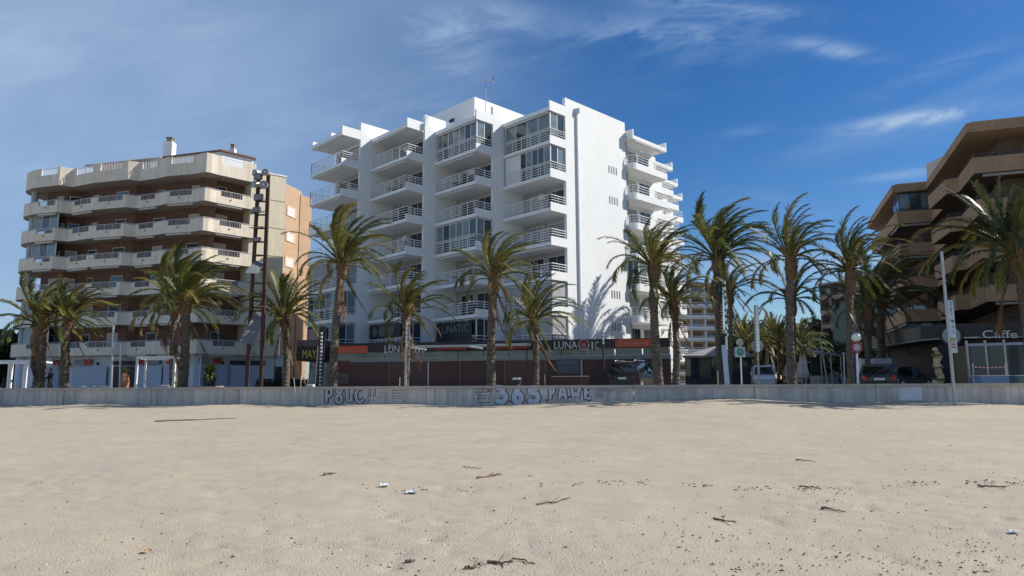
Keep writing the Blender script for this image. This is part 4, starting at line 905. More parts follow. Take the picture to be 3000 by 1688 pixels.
def palm_px(label, bx, cx_, cy_, Y, top, tw, **k):   # display pixels of base x, crown point, crown top; trunk width
    n = 1.16505; base = G(bx*n, Y); cr = P(cx_*n, cy_*n, Y); tp = P(cx_*n, top*n, Y)
    tr = tw*n / F * Y / 2 * 0.92
    return palm(label, base, cr, (tp.z - cr.z) * k.pop('fs', 1.12) * 0.90, tr, **k)
PL = [
 ('thick trunked palm at the far left with a person standing to its right', 96, 103, 822, 46.5, 694, 27, dict(seed=1, nf=44, boot=0.6, wind=1, fs=1.12)),
 ('slightly leaning palm just right of the leftmost palm', 163, 173, 806, 46.0, 695, 22, dict(seed=2, nf=42, wind=1, boot=0.6, fs=1.15)),
 ('large full palm in front of the beige block with a dark thick trunk', 458, 466, 768, 45.0, 618, 25, dict(seed=3, nf=56, wind=1, boot=0.7)),
 ('palm half hidden directly behind the large full palm on the left', 437, 441, 772, 49.5, 652, 18, dict(seed=4, nf=36, wind=1)),
 ('shorter palm right of the rusty floodlight mast', 718, 716, 806, 46.0, 688, 18, dict(seed=5, nf=46, wind=0, boot=0.6, fs=1.2)),
 ('tall leaning palm in front of the left bays of the white building', 836, 861, 668, 42.5, 520, 22, dict(seed=6, nf=44, wind=1, boot=0.9, dead=4)),
 ('small palm in front of the white building with a slim white lamp post before it', 1018, 1022, 795, 44.0, 658, 17, dict(seed=7, nf=36, wind=1, boot=1.0, fs=1.05)),
 ('tall straight palm in the middle of the photo before the white building', 1236, 1243, 706, 41.5, 575, 23, dict(seed=8, nf=40, wind=1, boot=0.8, dead=4)),
 ('lower palm right of the centre palm beside the gable corner', 1345, 1343, 812, 43.5, 680, 18, dict(seed=9, nf=34, wind=1, boot=0.9, el_w=(6, 8, 10, 10, 8, 1))),
 ('tall palm beside the black car before the right corner of the white building', 1657, 1644, 676, 39.2, 545, 25, dict(seed=10, nf=42, wind=1, boot=0.8, fs=1.18)),
 ('shorter palm just right of the palm beside the black car', 1698, 1695, 768, 39.6, 672, 20, dict(seed=11, nf=42, wind=1, boot=0.8, fs=1.15, dark=0.85)),
 ('dense bushy tall palm right of the distant ochre block', 1816, 1806, 655, 59.0, 502, 25, dict(seed=12, nf=66, wind=1, boot=1.3, fs=1.12, el_w=(9, 15, 16, 10, 4, 1))),
 ('slim palm with small crown right behind the dense bushy palm', 1833, 1836, 738, 47.0, 640, 14, dict(seed=13, nf=26, wind=1, boot=0.9, dark=0.8)),
 ('tallest airy palm standing alone against the sky at the street mouth', 1992, 1988, 655, 37.4, 505, 22, dict(seed=14, nf=32, wind=1, boot=1.2, dark=0.75, dead=0, el_w=(5, 8, 9, 7, 4, 0))),
 ('lower palm crown showing exactly behind the tallest airy palm', 1990, 1989, 755, 46.0, 625, 19, dict(seed=15, nf=22, wind=0, boot=1.2, dark=0.7, dead=0, el_w=(1, 3, 6, 8, 8, 0))),
 ('dark palm left of the bushy palms at the brown building', 2143, 2138, 682, 37.0, 536, 20, dict(seed=16, nf=36, wind=1, boot=1.3, dark=0.7, dead=1, el_w=(5, 7, 8, 8, 6, 1))),
 ('dark low palm behind the globe street lamp', 2180, 2180, 775, 48.5, 672, 17, dict(seed=17, nf=36, wind=1, boot=1.2, dark=0.6)),
 ('bushy palm before the left end of the brown building', 2222, 2216, 752, 50.0, 590, 21, dict(seed=18, nf=52, wind=1, boot=0.9, dark=0.8, fs=1.0)),
 ('big near palm with hanging dead fronds at the right edge', 2598, 2556, 645, 34.7, 412, 27, dict(seed=19, nf=58, wind=0, boot=0.8, dark=0.72, dead=2, el_w=(7, 11, 13, 12, 7, 2), fs=1.0)),
]
for (lab, bx, cx_, cy_, Y, top, tw, kw) in PL: palm_px(lab, bx, cx_, cy_, Y, top, tw, **kw)
palm('palm just outside the right edge whose shadow falls on the sand', (30.5, 35.5, 0), (30.3, 35.5, 9.2), 3.6, 0.3, nf=44, wind=0, seed=23, dark=0.75)
lab5 = ['palm left of the fishbone steel column down the street', 'palm behind the fishbone steel column down the street', 'palm between the steel column and the tall airy palm down the street', 'palm hard left of the tall airy palm trunk down the street', 'palm right of the tall airy palm trunk down the street', 'last small palm before the distant grey brown block']
for i, (bx, cy_, top, Y) in enumerate(((1872, 868, 795, 78), (1898, 880, 812, 88), (1930, 868, 800, 84), (1956, 858, 792, 76), (2016, 868, 808, 92), (2040, 884, 836, 110))):
    palm_px(lab5[i], bx, bx, cy_, Y, top, 9, seed=40+i, nf=30, wind=0, boot=0.5, fs=1.3, dead=2, dark=1.0, group='smaller palms down the street')

# ================================================================== TREES
def leaf_tree(name, label, base, h, r0, m=PINE, n=2600, seed=1, cat='tree', flat=0.6, ls=0.5, trunk_r=0.25, group=None):
    r = random.Random(seed); t = thing(name, label, cat, base, 0, group); base = Vector(base); mb = MB()
    mb.tube([base, base + Vector((0.2, 0, h*0.45)), base + Vector((0.1, 0.1, h*0.8))], [trunk_r, trunk_r*0.7, trunk_r*0.3], 7)
    blobs = []
    for q in range(11):
        a = r.uniform(0, 6.283); rr = r0*r.uniform(0.1, 0.75); c = base + Vector((math.cos(a)*rr, math.sin(a)*rr, h*(1 - flat*0.5) + r.uniform(-0.5, 0.5)*h*flat*0.6)); blobs.append((c, r0*r.uniform(0.3, 0.52)))
        mb.tube([base + Vector((0.1, 0, h*0.4)), c], [trunk_r*0.4, trunk_r*0.12], 5)
    mb.build('trunk', BARK, t); cr = MB()
    for q in range(n):
        c, b = blobs[r.randrange(len(blobs))]; d = Vector((r.gauss(0,1), r.gauss(0,1), r.gauss(0,1))).normalized(); p = c + Vector((d.x*b, d.y*b, d.z*b*0.7)) * r.uniform(0.6, 1.08)
        u = Vector((r.gauss(0,1), r.gauss(0,1), r.gauss(0,1))).normalized(); v = u.cross(d + Vector((.01,.02,.03))).normalized(); s_ = ls*r.uniform(0.6, 1.3)
        cr.add([p - u*s_, p + v*s_*0.5, p + u*s_, p - v*s_*0.5], [(0, 1, 2, 3)])
    cr.build('crown', m, t); return t
tl = ['pine crown left of the steel column above the street', 'broad pine behind the tall airy palm above the street', 'dark pine right of the tall airy palm', 'pine beside the distant grey brown block', 'low dark pine at the left end of the grove', 'pine between the steel column and the airy palm', 'pine at the back of the street', 'tall pine touching the far grey brown block', 'small pine low behind the street kiosk']
for i, (px, Y, ty, rr) in enumerate(((2190, 175, 938, 9), (2295, 165, 938, 10), (2380, 160, 926, 10), (2432, 150, 934, 8), (2140, 180, 950, 8), (2245, 190, 944, 10), (2330, 190, 928, 10), (2410, 185, 930, 10), (2470, 120, 985, 6))):
    zt = zat(px, ty, Y); leaf_tree('pine_tree', tl[i], G(px, Y), zt, rr, n=3000, seed=50+i, flat=0.9, ls=0.65, trunk_r=0.4, group='dark pines at the end of the street')
leaf_tree('broadleaf_tree', 'dark tree at the far left edge behind the beige block', G(8, 84), zat(8, 962, 84), 4.2, n=2600, seed=70, flat=0.9, ls=0.4)
leaf_tree('broadleaf_tree', 'paler leafy tree low at the far left edge', G(-25, 88), zat(8, 990, 84), 4.2, m=BUSH, n=2000, seed=71, flat=1.0, ls=0.35)
# low hedges
def hedge(label, p, sx, sy, h, seed, m=BUSH):
    r = random.Random(seed); mb = MB()
    for q in range(int(900*sx)):
        c = Vector(p) + Vector((r.uniform(-sx, sx)/1, r.uniform(-sy, sy), r.uniform(0.05, h) * (0.85 + 0.3*noise.noise(Vector((q*.1, 0, 0)))))); u = Vector((r.gauss(0,1), r.gauss(0,1), r.gauss(0,1))).normalized()*0.11; v = u.cross(Vector((r.gauss(0,1), r.gauss(0,1), 1))).normalized()*0.06
        mb.add([c - u, c + v, c + u, c - v], [(0, 1, 2, 3)])
    return tag(mb.build('hedge', m), label, 'hedge', None, None)
hedge('dark clipped hedge in a low planter below the rusty mast', G(795, 58), 1.2, 0.4, 1.1, 1, PINE); hedge('dark hedge beside the shop canopy entrance', G(865, 60), 1.2, 0.4, 1.1, 2, PINE)
hedge('reddish low hedge under the street palms', G(2285, 72), 4.5, 0.5, 1.0, 3, mat('dry_hedge', (0.07, 0.04, 0.025), 0.9, 0.3, 2)); hedge('leafy shrub behind the pavilion glass', G(2050, 66), 0.9, 0.5, 1.9, 4)

# ================================================================== FLOODLIGHT MAST
mY = 44.5; mb_ = G(742, mY); mast = thing('floodlight_mast', 'tall rust brown steel ladder mast with floodlights and mirror panels', 'lighting mast', mb_)
def mp(dx_, dy_): n = 1.16505; return P(dx_*n, dy_*n, mY)
lt, lb2 = mp(651, 440), G(722, mY); rt_, rb2 = mp(675, 440), G(764, mY)
for a, b in ((lb2, lt), (rb2, rt_)): m2 = MB(); d = b - a; m2.box(a - Vector((0.1, 0.1, 0)), Vector((0.2,0,0)), Vector((0,0.2,0)), d); m2.build('leg', RUST, mast)
for i in range(12):
    f = 0.30 + 0.70*i/11; a, b = lb2.lerp(lt, f), rb2.lerp(rt_, f); m2 = MB(); m2.box(a - Z3*0.04 - Vector((0, .05, 0)), b - a, Vector((0,0.1,0)), Z3*0.09); m2.build('rung', RUST, mast)
def flood(px_, py_, rr, dirx, kind='round'):
    rr *= 0.82; c = mp(px_, py_) + Vector((0, -0.3, 0)); d = Vector((dirx, -1, -0.15)).normalized()
    if kind == 'round':
        m2 = MB(); m2.tube([c - d*0.32, c - d*0.12, c + d*0.12], [rr*0.4, rr*0.9, rr], 14); h = m2.build('floodlight', mat('lamp_housing', (0.55, 0.53, 0.50), 0.4, metal=.3), mast)
        m2 = MB(); m2.tube([c + d*0.121, c + d*0.15], rr*0.82, 14); m2.tube([c + d*0.15, c + d*0.16], rr*0.3, 10, 1); m2.build('lens', [mat('lamp_lens', (0.20, 0.22, 0.28), 0.15), LET], h)
    else:
        s_ = d.cross(Z3).normalized(); m2 = MB(); m2.box(c - s_*rr - Z3*rr*0.8, s_*2*rr, d*0.25, Z3*rr*1.6); h = m2.build('floodlight', DARK, mast)
        m2 = MB(); m2.box(c - s_*rr*0.85 - Z3*rr*0.65 + d*0.255, s_*1.7*rr, d*0.02, Z3*rr*1.3); m2.build('lens', mat('square_lens', (0.20, 0.21, 0.23), 0.2), h)
flood(648, 439, 0.30, -0.5); flood(672, 437, 0.28, 0.1); flood(647, 467, 0.30, -0.6); flood(668, 468, 0.33, 0.1); flood(656, 449, 0.30, -0.2, 'sq'); flood(657, 500, 0.33, -0.2, 'sq'); flood(653, 532, 0.30, -0.4, 'sq'); flood(654, 605, 0.22, -0.2, 'sq')
def sheet(name, pts, m):
    m2 = MB(); P4 = [mp(a, b) + Vector((0, oy, 0)) for a, b, oy in pts]; nn = (P4[1]-P4[0]).cross(P4[3]-P4[0]).normalized()*0.03
    m2.add(P4 + [p + nn for p in P4], [(0,1,2,3),(7,6,5,4),(0,4,5,1),(1,5,6,2),(2,6,7,3),(3,7,4,0)]); return m2.build(name, m, mast)
MIR = mat('brushed_mirror', (0.20, 0.21, 0.22), 0.6, 0.15, 2, metal=0.3)
sheet('reflector_panel', ((617, 862, -1.0), (647, 870, -0.6), (664, 788, 0.3), (642, 782, 0.1)), MIR); sheet('reflector_panel', ((627, 692, -0.8), (655, 692, -0.5), (662, 660, 0.2), (640, 655, 0)), MIR)
sheet('reflector_panel', ((636, 580, -0.8), (668, 576, -0.5), (668, 571, 0.6), (640, 573, 0.4)), MIR); sheet('reflector_panel', ((636, 540, -0.8), (668, 540, -0.5), (668, 528, 0.6), (652, 528, 0.4)), MIR); sheet('reflector_panel', ((646, 775, -.5), (668, 775, -.3), (668, 755, .5), (655, 760, .4)), RUST)

# ================================================================== POSTS, SIGNS, LAMPS
def simple_post(name, label, cat, px, Y, topd, w, segs, group=None, px_top=None):
    """px display column, segs = list of (frac0, frac1, radius factor, material)"""
    n = 1.16505; b = G(px*n, Y); tp = P((px_top or px)*n, topd*n, Y); t = thing(name, label, cat, b, 0, group); b2 = Vector((b.x, Y, -0.0))
    for (f0, f1, rf, m) in segs:
        mb = MB(); mb.tube([b2.lerp(tp, f0), b2.lerp(tp, f1)], w*rf, 12); mb.build('pole' if rf <= 1.3 else 'sleeve', m, t)
    return t, b2, tp
def banded(label, px, Y, topd, w, f0, nb, dark=DARK, light=LET, base=STEEL, px_top=None):
    seg = [(0, f0, 1, base)]; 
    for i in range(nb):
        a = f0 + (1-f0)*i/nb; b = f0 + (1-f0)*(i+0.55)/nb; c = f0 + (1-f0)*(i+1)/nb
        seg += [(a, b, 0.99, light), (b, c, 0.97, dark)]
    return simple_post('light_column', label, 'street lamp', px, Y, topd, w, seg, 'slim banded light columns', px_top)
banded('slim grey light column left of the white frame on the promenade', 280, 45.0, 812, 0.065, 0.70, 6, STEEL, px_top=286)
banded('shorter slim light column beside the jar planter', 301, 44.6, 862, 0.05, 0.68, 5, STEEL, px_top=304)
banded('white topped light column before the small centre palm', 1019, 41.0, 806, 0.075, 0.62, 6, STEEL, LET, px_top=1024)
banded('black light column with bright bands beside the leaning palm', 805, 43.0, 832, 0.07, 0.05, 16, DARK, LET, DARK, px_top=809)
banded('dark light column in front of the ice cream sign', 1519, 44.0, 826, 0.055, 0.75, 4, mat('violet_grey', (.2,.2,.25)), LET, RUST, px_top=1516)
banded('light column hidden behind the bushy palm trunk', 1829, 38.6, 700, 0.05, 0.45, 10, DARK, LET, WHITE2, px_top=1822)
# dark advertising totem next to column 805
tt = thing('black_totem', 'black upright totem standing left of the leaning palm trunk', 'totem', G(800*K, 43.6)); mb = MB(); a = G(798*K, 43.6); zt = zat(803*K, 822*K, 43.6)
mb.box(a - Vector((.1,0,0)), (0.36,0,0), (0,0.2,0), Vector((0.12, 0, zt))); mb.build('body', DARK, tt); mb = MB(); mb.box(a - Vector((.16,.01,-0.4)), (0.05,0,0), (0,0.2,0), Vector((0.10, 0, zt*0.6))); mb.build('edge', LET, tt)
# ringed steel column with round sign (1905)
t, b, tp = simple_post('steel_column', 'thick ringed polished steel column at the street mouth with a round disc behind', 'lighting column', 1909, 41.5, 768, 0.11, [(0, 0.45, 0.55, STEEL), (0.45, 1.0, 1.25, CHROME)], px_top=1901)
mb = MB()
for i in range(14): c = b.lerp(tp, 0.50 + 0.49*i/13); mb.tube([c, c + Z3*0.035], 0.145, 12)
mb.build('rings', STEEL, t)
mb = MB(); c = b.lerp(tp, 0.52) + Vector((0.05, 0.18, 0)); mb.tube([c, c + Vector((0, 0.06, 0))], 0.36, 20); mb.build('disc', mat('grey_disc', (0.34, 0.37, 0.40), 0.5), t)
# white lower shaft beside palm 1830
ws = thing('white_shaft', 'pale blue white square shaft beside the bushy palm trunk', 'post', G(1833*K, 38.2)); mb = MB(); a = G(1831*K, 38.2); zt = zat(1828*K, 868*K, 38.2); mb.box(a - Vector((.11,0,0)), (0.22,0,0), (0,0.2,0), Vector((-0.1, 0, zt))); mb.build('shaft', mat('pale_blue_paint', (0.50, 0.58, 0.68)), ws)
# square green sign + round sign
sp = thing('green_symbol_sign', 'square pale sign with green round symbol on a white pole below a round disc', 'sign', G(1864*K, 38.8)); n = 1.16505
b = G(1865*K, 38.8); tp = P(1861*n, 858*n, 38.8); mb = MB(); mb.tube([b, tp], 0.035, 8); mb.build('pole', WHITE2, sp)
c = P(1861*n, 885.5*n, 38.7); mb = MB(); mb.cbox(c, 0.56, 0.03, 0.56); bo = mb.build('board', mat('sign_pale_green', (0.45, 0.56, 0.54)), sp)
mb = MB(); mb.tube([c - Vector((0,0.02,0)), c - Vector((0,0.03,0))], 0.19, 20); mb.build('symbol', mat('sign_green', (0.03, 0.22, 0.18)), bo)
mb = MB(); mb.tube([c + Vector((-0.09,-0.035,-0.05)), c + Vector((0.0,-0.035,0.08)), c + Vector((0.08,-0.035,-0.06))], 0.022, 6); mb.tube([c + Vector((-0.11,-0.036,0.06)), c + Vector((0.11,-0.036,0.05))], 0.018, 6); mb.build('symbol_mark', mat('sign_pale_green', (0.5,0.6,0.55)), bo)
c = P(1860*n, 861*n, 38.8); mb = MB(); mb.sphere(c, 0.21, 14, 0, 0.9); mb.build('globe', mat('dirty_globe', (0.42, 0.41, 0.36), 0.6), sp)
# no entry style sign with globe lamp
gs = thing('globe_lamp_with_sign', 'street lamp with white globe and a red ringed round sign on its pole', 'street lamp', G(2156*K, 35.7))
b = G(2157*K, 35.7); tp = P(2153*n, 862*n, 35.7); mb = MB(); mb.tube([b, tp], 0.055, 10); mb.build('pole', WHITE2, gs); mb = MB(); mb.tube([b + Vector((-.09,.05,0)), tp + Vector((-.09,.05,-.2))], 0.05, 8); mb.build('pole', mat('navy_pole', (0.02,0.03,0.08)), gs)
c = P(2153*n, 849*n, 35.7); mb = MB(); mb.sphere(c, 0.225, 18); mb.build('globe', mat('white_globe', (0.78, 0.80, 0.72), 0.25, 0.04), gs)
c = P(2154*n, 874*n, 35.5); mb = MB(); mb.tube([c, c - Vector((0,0.03,0))], 0.30, 24); rg_ = mb.build('sign', mat('sign_red', (0.30, 0.025, 0.035), 0.5), gs); mb = MB(); mb.tube([c - Vector((0,0.031,0)), c - Vector((0,0.045,0))], 0.19, 22); mb.build('sign_face', mat('sign_face_grey', (0.42, 0.40, 0.46)), rg_)
for q, (px_, py_, Y, r_, lab) in enumerate(((2052, 888, 52, 0.20, 'globe lamp right of the folded parasols'), (2045, 915, 62, 0.16, 'smaller lower globe lamp behind the grey van'), (2472/1.16505, 1036/1.16505, 48, 0.13, 'thin white post with cap lamp beside the street kiosk'))):
    t = thing('globe_lamp', lab, 'street lamp', G((px_+1)*n, Y), 0, 'globe lamps down the street'); c = P(px_*n, py_*n, Y); mb = MB(); mb.tube([G((px_+2)*n, Y), c], 0.045, 8); mb.build('pole', WHITE2, t); mb = MB(); mb.sphere(c, r_, 14, 0, 1 if q < 2 else 0.4); mb.build('globe', MATS['white_globe'], t)
t = thing('slanting_post', 'pale leaning post at the corner of the street kiosk', 'post', G(2081*K, 50)); mb = MB(); mb.tube([G(2082*K, 50), P(2403, 990, 50)], 0.06, 8); mb.build('pole', COPE, t)
# leaning sign pole on the sand
Yp = 32.0; bp = G(2793, Yp); bp.z = sand_h(bp.x, Yp); tp = P(2758, 737, Yp)
pp = thing('beach_flag_pole', 'tall slim galvanised pole on the sand carrying a narrow vertical sign', 'pole', bp)
mb = MB(); mb.tube([bp - Z3*0.2, tp], [0.075, 0.062], 12); mb.build('pole', STEEL, pp)
def ppt(px, py, oy=0.0): return P(px, py, Yp + oy)
q4 = [(2776, 880), (2792, 880), (2806, 1034), (2787, 1034)]
mb = MB(); V4 = [ppt(a, b, -0.08) for a, b in q4]; mb.add(V4 + [v + Vector((0, 0.04, 0)) for v in V4], [(0,3,2,1),(4,5,6,7),(0,1,5,4),(1,2,6,5),(2,3,7,6),(3,0,4,7)]); bd = mb.build('sign_board', mat('sign_board_pale', (0.48, 0.55, 0.64)), pp)
def mark(pts, m, r=0.02, close=False):
    mb = MB(); mb.tube([ppt(a, b, -0.10) for a, b in pts], r, 6, 0, (Vector((0,1,0)), 0.3)); mb.build('sign_mark', m, bd)
INK = mat('sign_ink', (0.03, 0.04, 0.09)); TEAL = mat('sign_teal', (0.02, 0.18, 0.2)); CRIM = mat('sign_crimson', (0.30, 0.03, 0.08))
mark([(2784, 884), (2787, 889), (2783, 892), (2787, 893)], TEAL); mark([(2787, 902), (2785, 912), (2789, 911)], INK); mark([(2786, 916), (2790, 919), (2785, 923), (2790, 923)], mat('sign_blue', (0.12, 0.18, 0.4)), 0.014)
mark([(2785, 937), (2790, 942), (2794, 937)], INK, 0.025); mark([(2790, 938), (2796, 945)], CRIM, 0.02); mark([(2790, 954), (2794, 957), (2791, 960)], TEAL, 0.02); mark([(2787, 970), (2797, 971)], MATS['sign_blue'], 0.012); mark([(2788, 975), (2798, 976)], MATS['sign_blue'], 0.012)
mb = MB(); a, b = ppt(2785, 1000, -0.1), ppt(2800, 990, -0.1); mb.box(a, (b.x-a.x, 0, 0), (0, 0.015, 0), (0, 0, b.z-a.z)); mb.build('sign_stripe', mat('sign_lime', (0.25, 0.36, 0.12)), bd)
mb = MB(); a, b = ppt(2787, 1016, -0.1), ppt(2802, 1003, -0.1); mb.box(a, (b.x-a.x, 0, 0), (0, 0.015, 0), (0, 0, b.z-a.z)); mb.build('sign_square', mat('sign_pink', (0.48, 0.36, 0.42)), bd); mark([(2791, 1009), (2797, 1009)], CRIM, 0.018); mark([(2794, 1005), (2794, 1013)], CRIM, 0.018)
mark([(2786, 1018), (2803, 1018)], INK, 0.014)

# ================================================================== VEHICLES
def loft(mb, secs, mi=0):   # secs: list of rings (same count)
    k = len(secs[0]); vs = [v for s_ in secs for v in s_]
    fs = [(i*k+j, i*k+(j+1)%k, (i+1)*k+(j+1)%k, (i+1)*k+j) for i in range(len(secs)-1) for j in range(k)]
    mb.add(vs, fs + [tuple(range(k)), tuple((len(secs)-1)*k + j for j in range(k))[::-1]], mi)
def car(name, label, loc, heading, paint, L=4.4, Wd=1.8, H=1.5, suv=False, cat='car', plate=True, group=None, red=(0.35, 0.02, 0.02)):
    """local frame: +y is forward, origin on the ground under the centre"""
    t = thing(name, label, cat, loc, heading, group); h = Wd/2; bh = 0.62*H if suv else 0.60*H; g = 0.22
    def ring(y, w, z0, z1, tuck=0.06):
        return [Vector(v) for v in ((-w+tuck, y, z0), (-w, y, z0+0.18), (-w, y, z0 + (z1-z0)*0.62), (-w+tuck*1.2, y, z1), (w-tuck*1.2, y, z1), (w, y, z0 + (z1-z0)*0.62), (w, y, z0+0.18), (w-tuck, y, z0))]
    mb = MB(); R_ = -L/2
    prof = [(R_, h*0.86, g+0.12, bh*0.80), (R_+0.08, h*0.95, g+0.03, bh*0.97), (R_+0.5, h, g, bh), (0, h, g, bh), (L/2-1.2, h, g, bh*0.97), (L/2-0.5, h*0.97, g, bh*0.84), (L/2-0.1, h*0.88, g+0.05, bh*0.70), (L/2, h*0.75, g+0.12, bh*0.58)]
    loft(mb, [ring(*p) for p in prof]); body = mb.build('body', paint, t, local=True, smooth=False)
    bv = body.modifiers.new('bevel', 'BEVEL'); bv.width = 0.05; bv.segments = 2; bv.limit_method = 'ANGLE'
    mb = MB(); tw = h*0.80; y0 = R_ + (0.12 if suv else 0.35); y1 = R_ + (0.38 if suv else 0.75); y2 = L*0.06 + 0.2; y3 = L/2 - 1.15
    low = [Vector(v) for v in ((-h*0.93, y0, bh-0.02), (h*0.93, y0, bh-0.02), (h*0.93, y3, bh-0.05), (-h*0.93, y3, bh-0.05))]; top = [Vector(v) for v in ((-tw, y1, H-0.06), (tw, y1, H-0.06), (tw*0.97, y2, H-0.07), (-tw*0.97, y2, H-0.07))]
    mb.add(low + top, [(3,2,1,0), (4,5,6,7), (0,1,5,4), (1,2,6,5), (2,3,7,6), (3,0,4,7)]); mb.build('windows', mat('car_glass', (0.01, 0.012, 0.014), 0.04, 0.1, spec=0.9), t, local=True)
    mb = MB(); rr = [(y1-0.05, tw*0.98, H-0.07), (y1+0.25, tw*1.01, H-0.01), ((y1+y2)/2, tw*1.01, H), (y2-0.1, tw*0.99, H-0.02), (y2+0.08, tw*0.95, H-0.075)]
    loft(mb, [[Vector((-w, y, z-0.05)), Vector((-w*0.85, y, z)), Vector((w*0.85, y, z)), Vector((w, y, z-0.05)), Vector((w*0.9, y, z-0.07)), Vector((-w*0.9, y, z-0.07))] for (y, w, z) in rr])
    for sx in (-1, 1):   # pillars
        for (a, b, r_) in ((low[0 if sx < 0 else 1], top[0 if sx < 0 else 1], 0.05), (low[3 if sx < 0 else 2], top[3 if sx < 0 else 2], 0.045), (Vector((sx*h*0.94, 0.0, bh)), Vector((sx*tw*1.0, 0.0, H-0.06)), 0.035)): mb.tube([a, b], r_, 6)
    mb.build('roof', paint, t, local=True)
    for sx in (-1, 1):
        if suv: mb = MB(); mb.tube([Vector((sx*tw*0.85, y1+0.1, H)), Vector((sx*tw*0.85, y1+0.25, H+0.06)), Vector((sx*tw*0.85, y2-0.2, H+0.06)), Vector((sx*tw*0.85, y2, H))], 0.025, 6); mb.build('roof_rail', CHROME, t, local=True)
        for yy in (R_ + 0.85, L/2 - 0.85):
            wr = 0.36 if suv else 0.31; mb = MB(); x0 = sx*(h-0.2); x1 = sx*(h+0.02); mb.tube([Vector((x0, yy, wr)), Vector((x1, yy, wr))], wr, 20); w_ = mb.build('wheel', mat('tyre', (0.02, 0.02, 0.02), 0.85), t, local=True)
            mb = MB(); mb.tube([Vector((x1, yy, wr)), Vector((x1 + sx*0.015, yy, wr))], wr*0.62, 16); 
            for q in range(5): a = q*1.2566; mb.box(Vector((x1 + sx*0.016, yy, wr)) , (sx*0.012, 0, 0), (0, 0.05*math.sin(a), -0.05*math.cos(a)), (0, wr*0.58*math.cos(a), wr*0.58*math.sin(a)))
            mb.build('rim', STEEL, w_, local=True)
        mb = MB(); mb.tube([Vector((sx*(h*0.94 - 0.14), R_-0.015, bh*0.62)), Vector((sx*(h*0.94 - 0.12), R_-0.02, bh*0.76)), Vector((sx*(h*0.94 - 0.07), R_+0.03, bh*0.93))], [0.10, 0.12, 0.07], 8); mb.build('tail_light', mat('tail_red_%d' % int(red[0]*100), red, 0.2, 0.05, spec=.8), t, local=True)
        mb = MB(); mb.cbox((sx*(h+0.10), L*0.2, bh+0.08), 0.18, 0.10, 0.13); mb.build('mirror', paint, t, local=True)
        mb = MB(); mb.cbox((sx*h*0.72, L/2-0.08, bh*0.62), 0.34, 0.14, 0.13); mb.build('headlight', LET, t, local=True)
        mb = MB(); mb.cbox((sx*(h+0.004), -0.15, bh*0.86), 0.02, 0.16, 0.035); mb.build('door_handle', CHROME, t, local=True)
    mb = MB(); mb.box((-h*0.92, R_-0.05, g+0.05), (h*1.84, 0, 0), (0, 0.16, 0), (0, 0, 0.24)); mb.build('bumper', mat('bumper_plastic', (0.02, 0.02, 0.022), 0.5), t, local=True)
    if plate: mb = MB(); mb.box((-0.26, R_-0.03, bh*0.62), (0.52, 0, 0), (0, 0.03, 0), (0, 0, 0.12)); mb.build('licence_plate', LET, t, local=True)
    mb = MB(); mb.box((-0.35, y0 - 0.03, bh*0.93), (0.7, 0, 0), (0, 0.02, 0), (0, 0, 0.03)); mb.build('trim', CHROME if suv else DARK, t, local=True)
    return t
BLK = mat('black_car_paint', (0.008, 0.009, 0.012), 0.22, 0.1, spec=0.4, coat=0.15); NVY = mat('navy_car_paint', (0.015, 0.025, 0.045), 0.2, 0.1, coat=0.2); GRY = mat('grey_van_paint', (0.22, 0.25, 0.27), 0.35, 0.05, coat=0.3); WHP = mat('white_van_paint', (0.62, 0.63, 0.63), 0.35, 0.04, coat=0.3)
car('black_suv', 'black four wheel drive car with chrome roof rails parked behind the wall', G(1862, 45.2), -R(30), BLK, 4.6, 1.85, 1.82, True, red=(0.10, 0.008, 0.008))
car('dark_hatchback', 'dark blue hatchback with lit looking red tail lamps parked behind the wall', G(2570, 40.5), -R(24), NVY, 4.1, 1.78, 1.46, red=(0.55, 0.02, 0.02))
car('black_saloon', 'black car parked just right of the dark blue hatchback', G(2640, 42.5), -R(60), BLK, 4.3, 1.75, 1.35)
car('small_white_truck_cab', 'small white van facing the beach at the street mouth', G(2238, 58), R(165), WHP, 4.2, 1.75, 1.9, True)
car('grey_van', 'grey van parked behind the folded parasols', G(2385, 55), -R(62), GRY, 4.8, 1.9, 2.0, True)
bt = thing('box_truck', 'pale box bodied truck behind the dark blue hatchback', 'truck', G(2595, 47)); b = G(2566, 47); b1 = G(2618, 47); z1 = zat(2600, 1050, 47)
mb = MB(); mb.box(Vector((b.x, b.y, 0.9)), b1 - b, (1.2, 4.2, 0), Z3*(z1 - 0.9)); mb.build('cargo_box', mat('pale_box', (0.38, 0.40, 0.44), 0.5), bt)
mb = MB(); mb.box(Vector((b.x, b.y + .1, 0.45)), (b1 - b)*0.96, (1.2, 5.6, 0), Z3*0.4); mb.build('chassis', DARK, bt)
mb = MB(); mb.box(Vector((b.x + 1.3, b.y + 4.4, 0.8)), (b1 - b)*0.95, (0.4, 1.4, 0), Z3*1.4); mb.build('cab', WHP, bt)
for sx in (0.1, 0.85):
    for yy in (0.8, 4.6): c = b.lerp(b1, sx) + Vector((yy*0.28, yy, 0.4)); mb = MB(); mb.tube([c - Vector((.12,0,0)), c + Vector((.12,0,0))], 0.4, 16); mb.build('wheel', MATS['tyre'], bt)

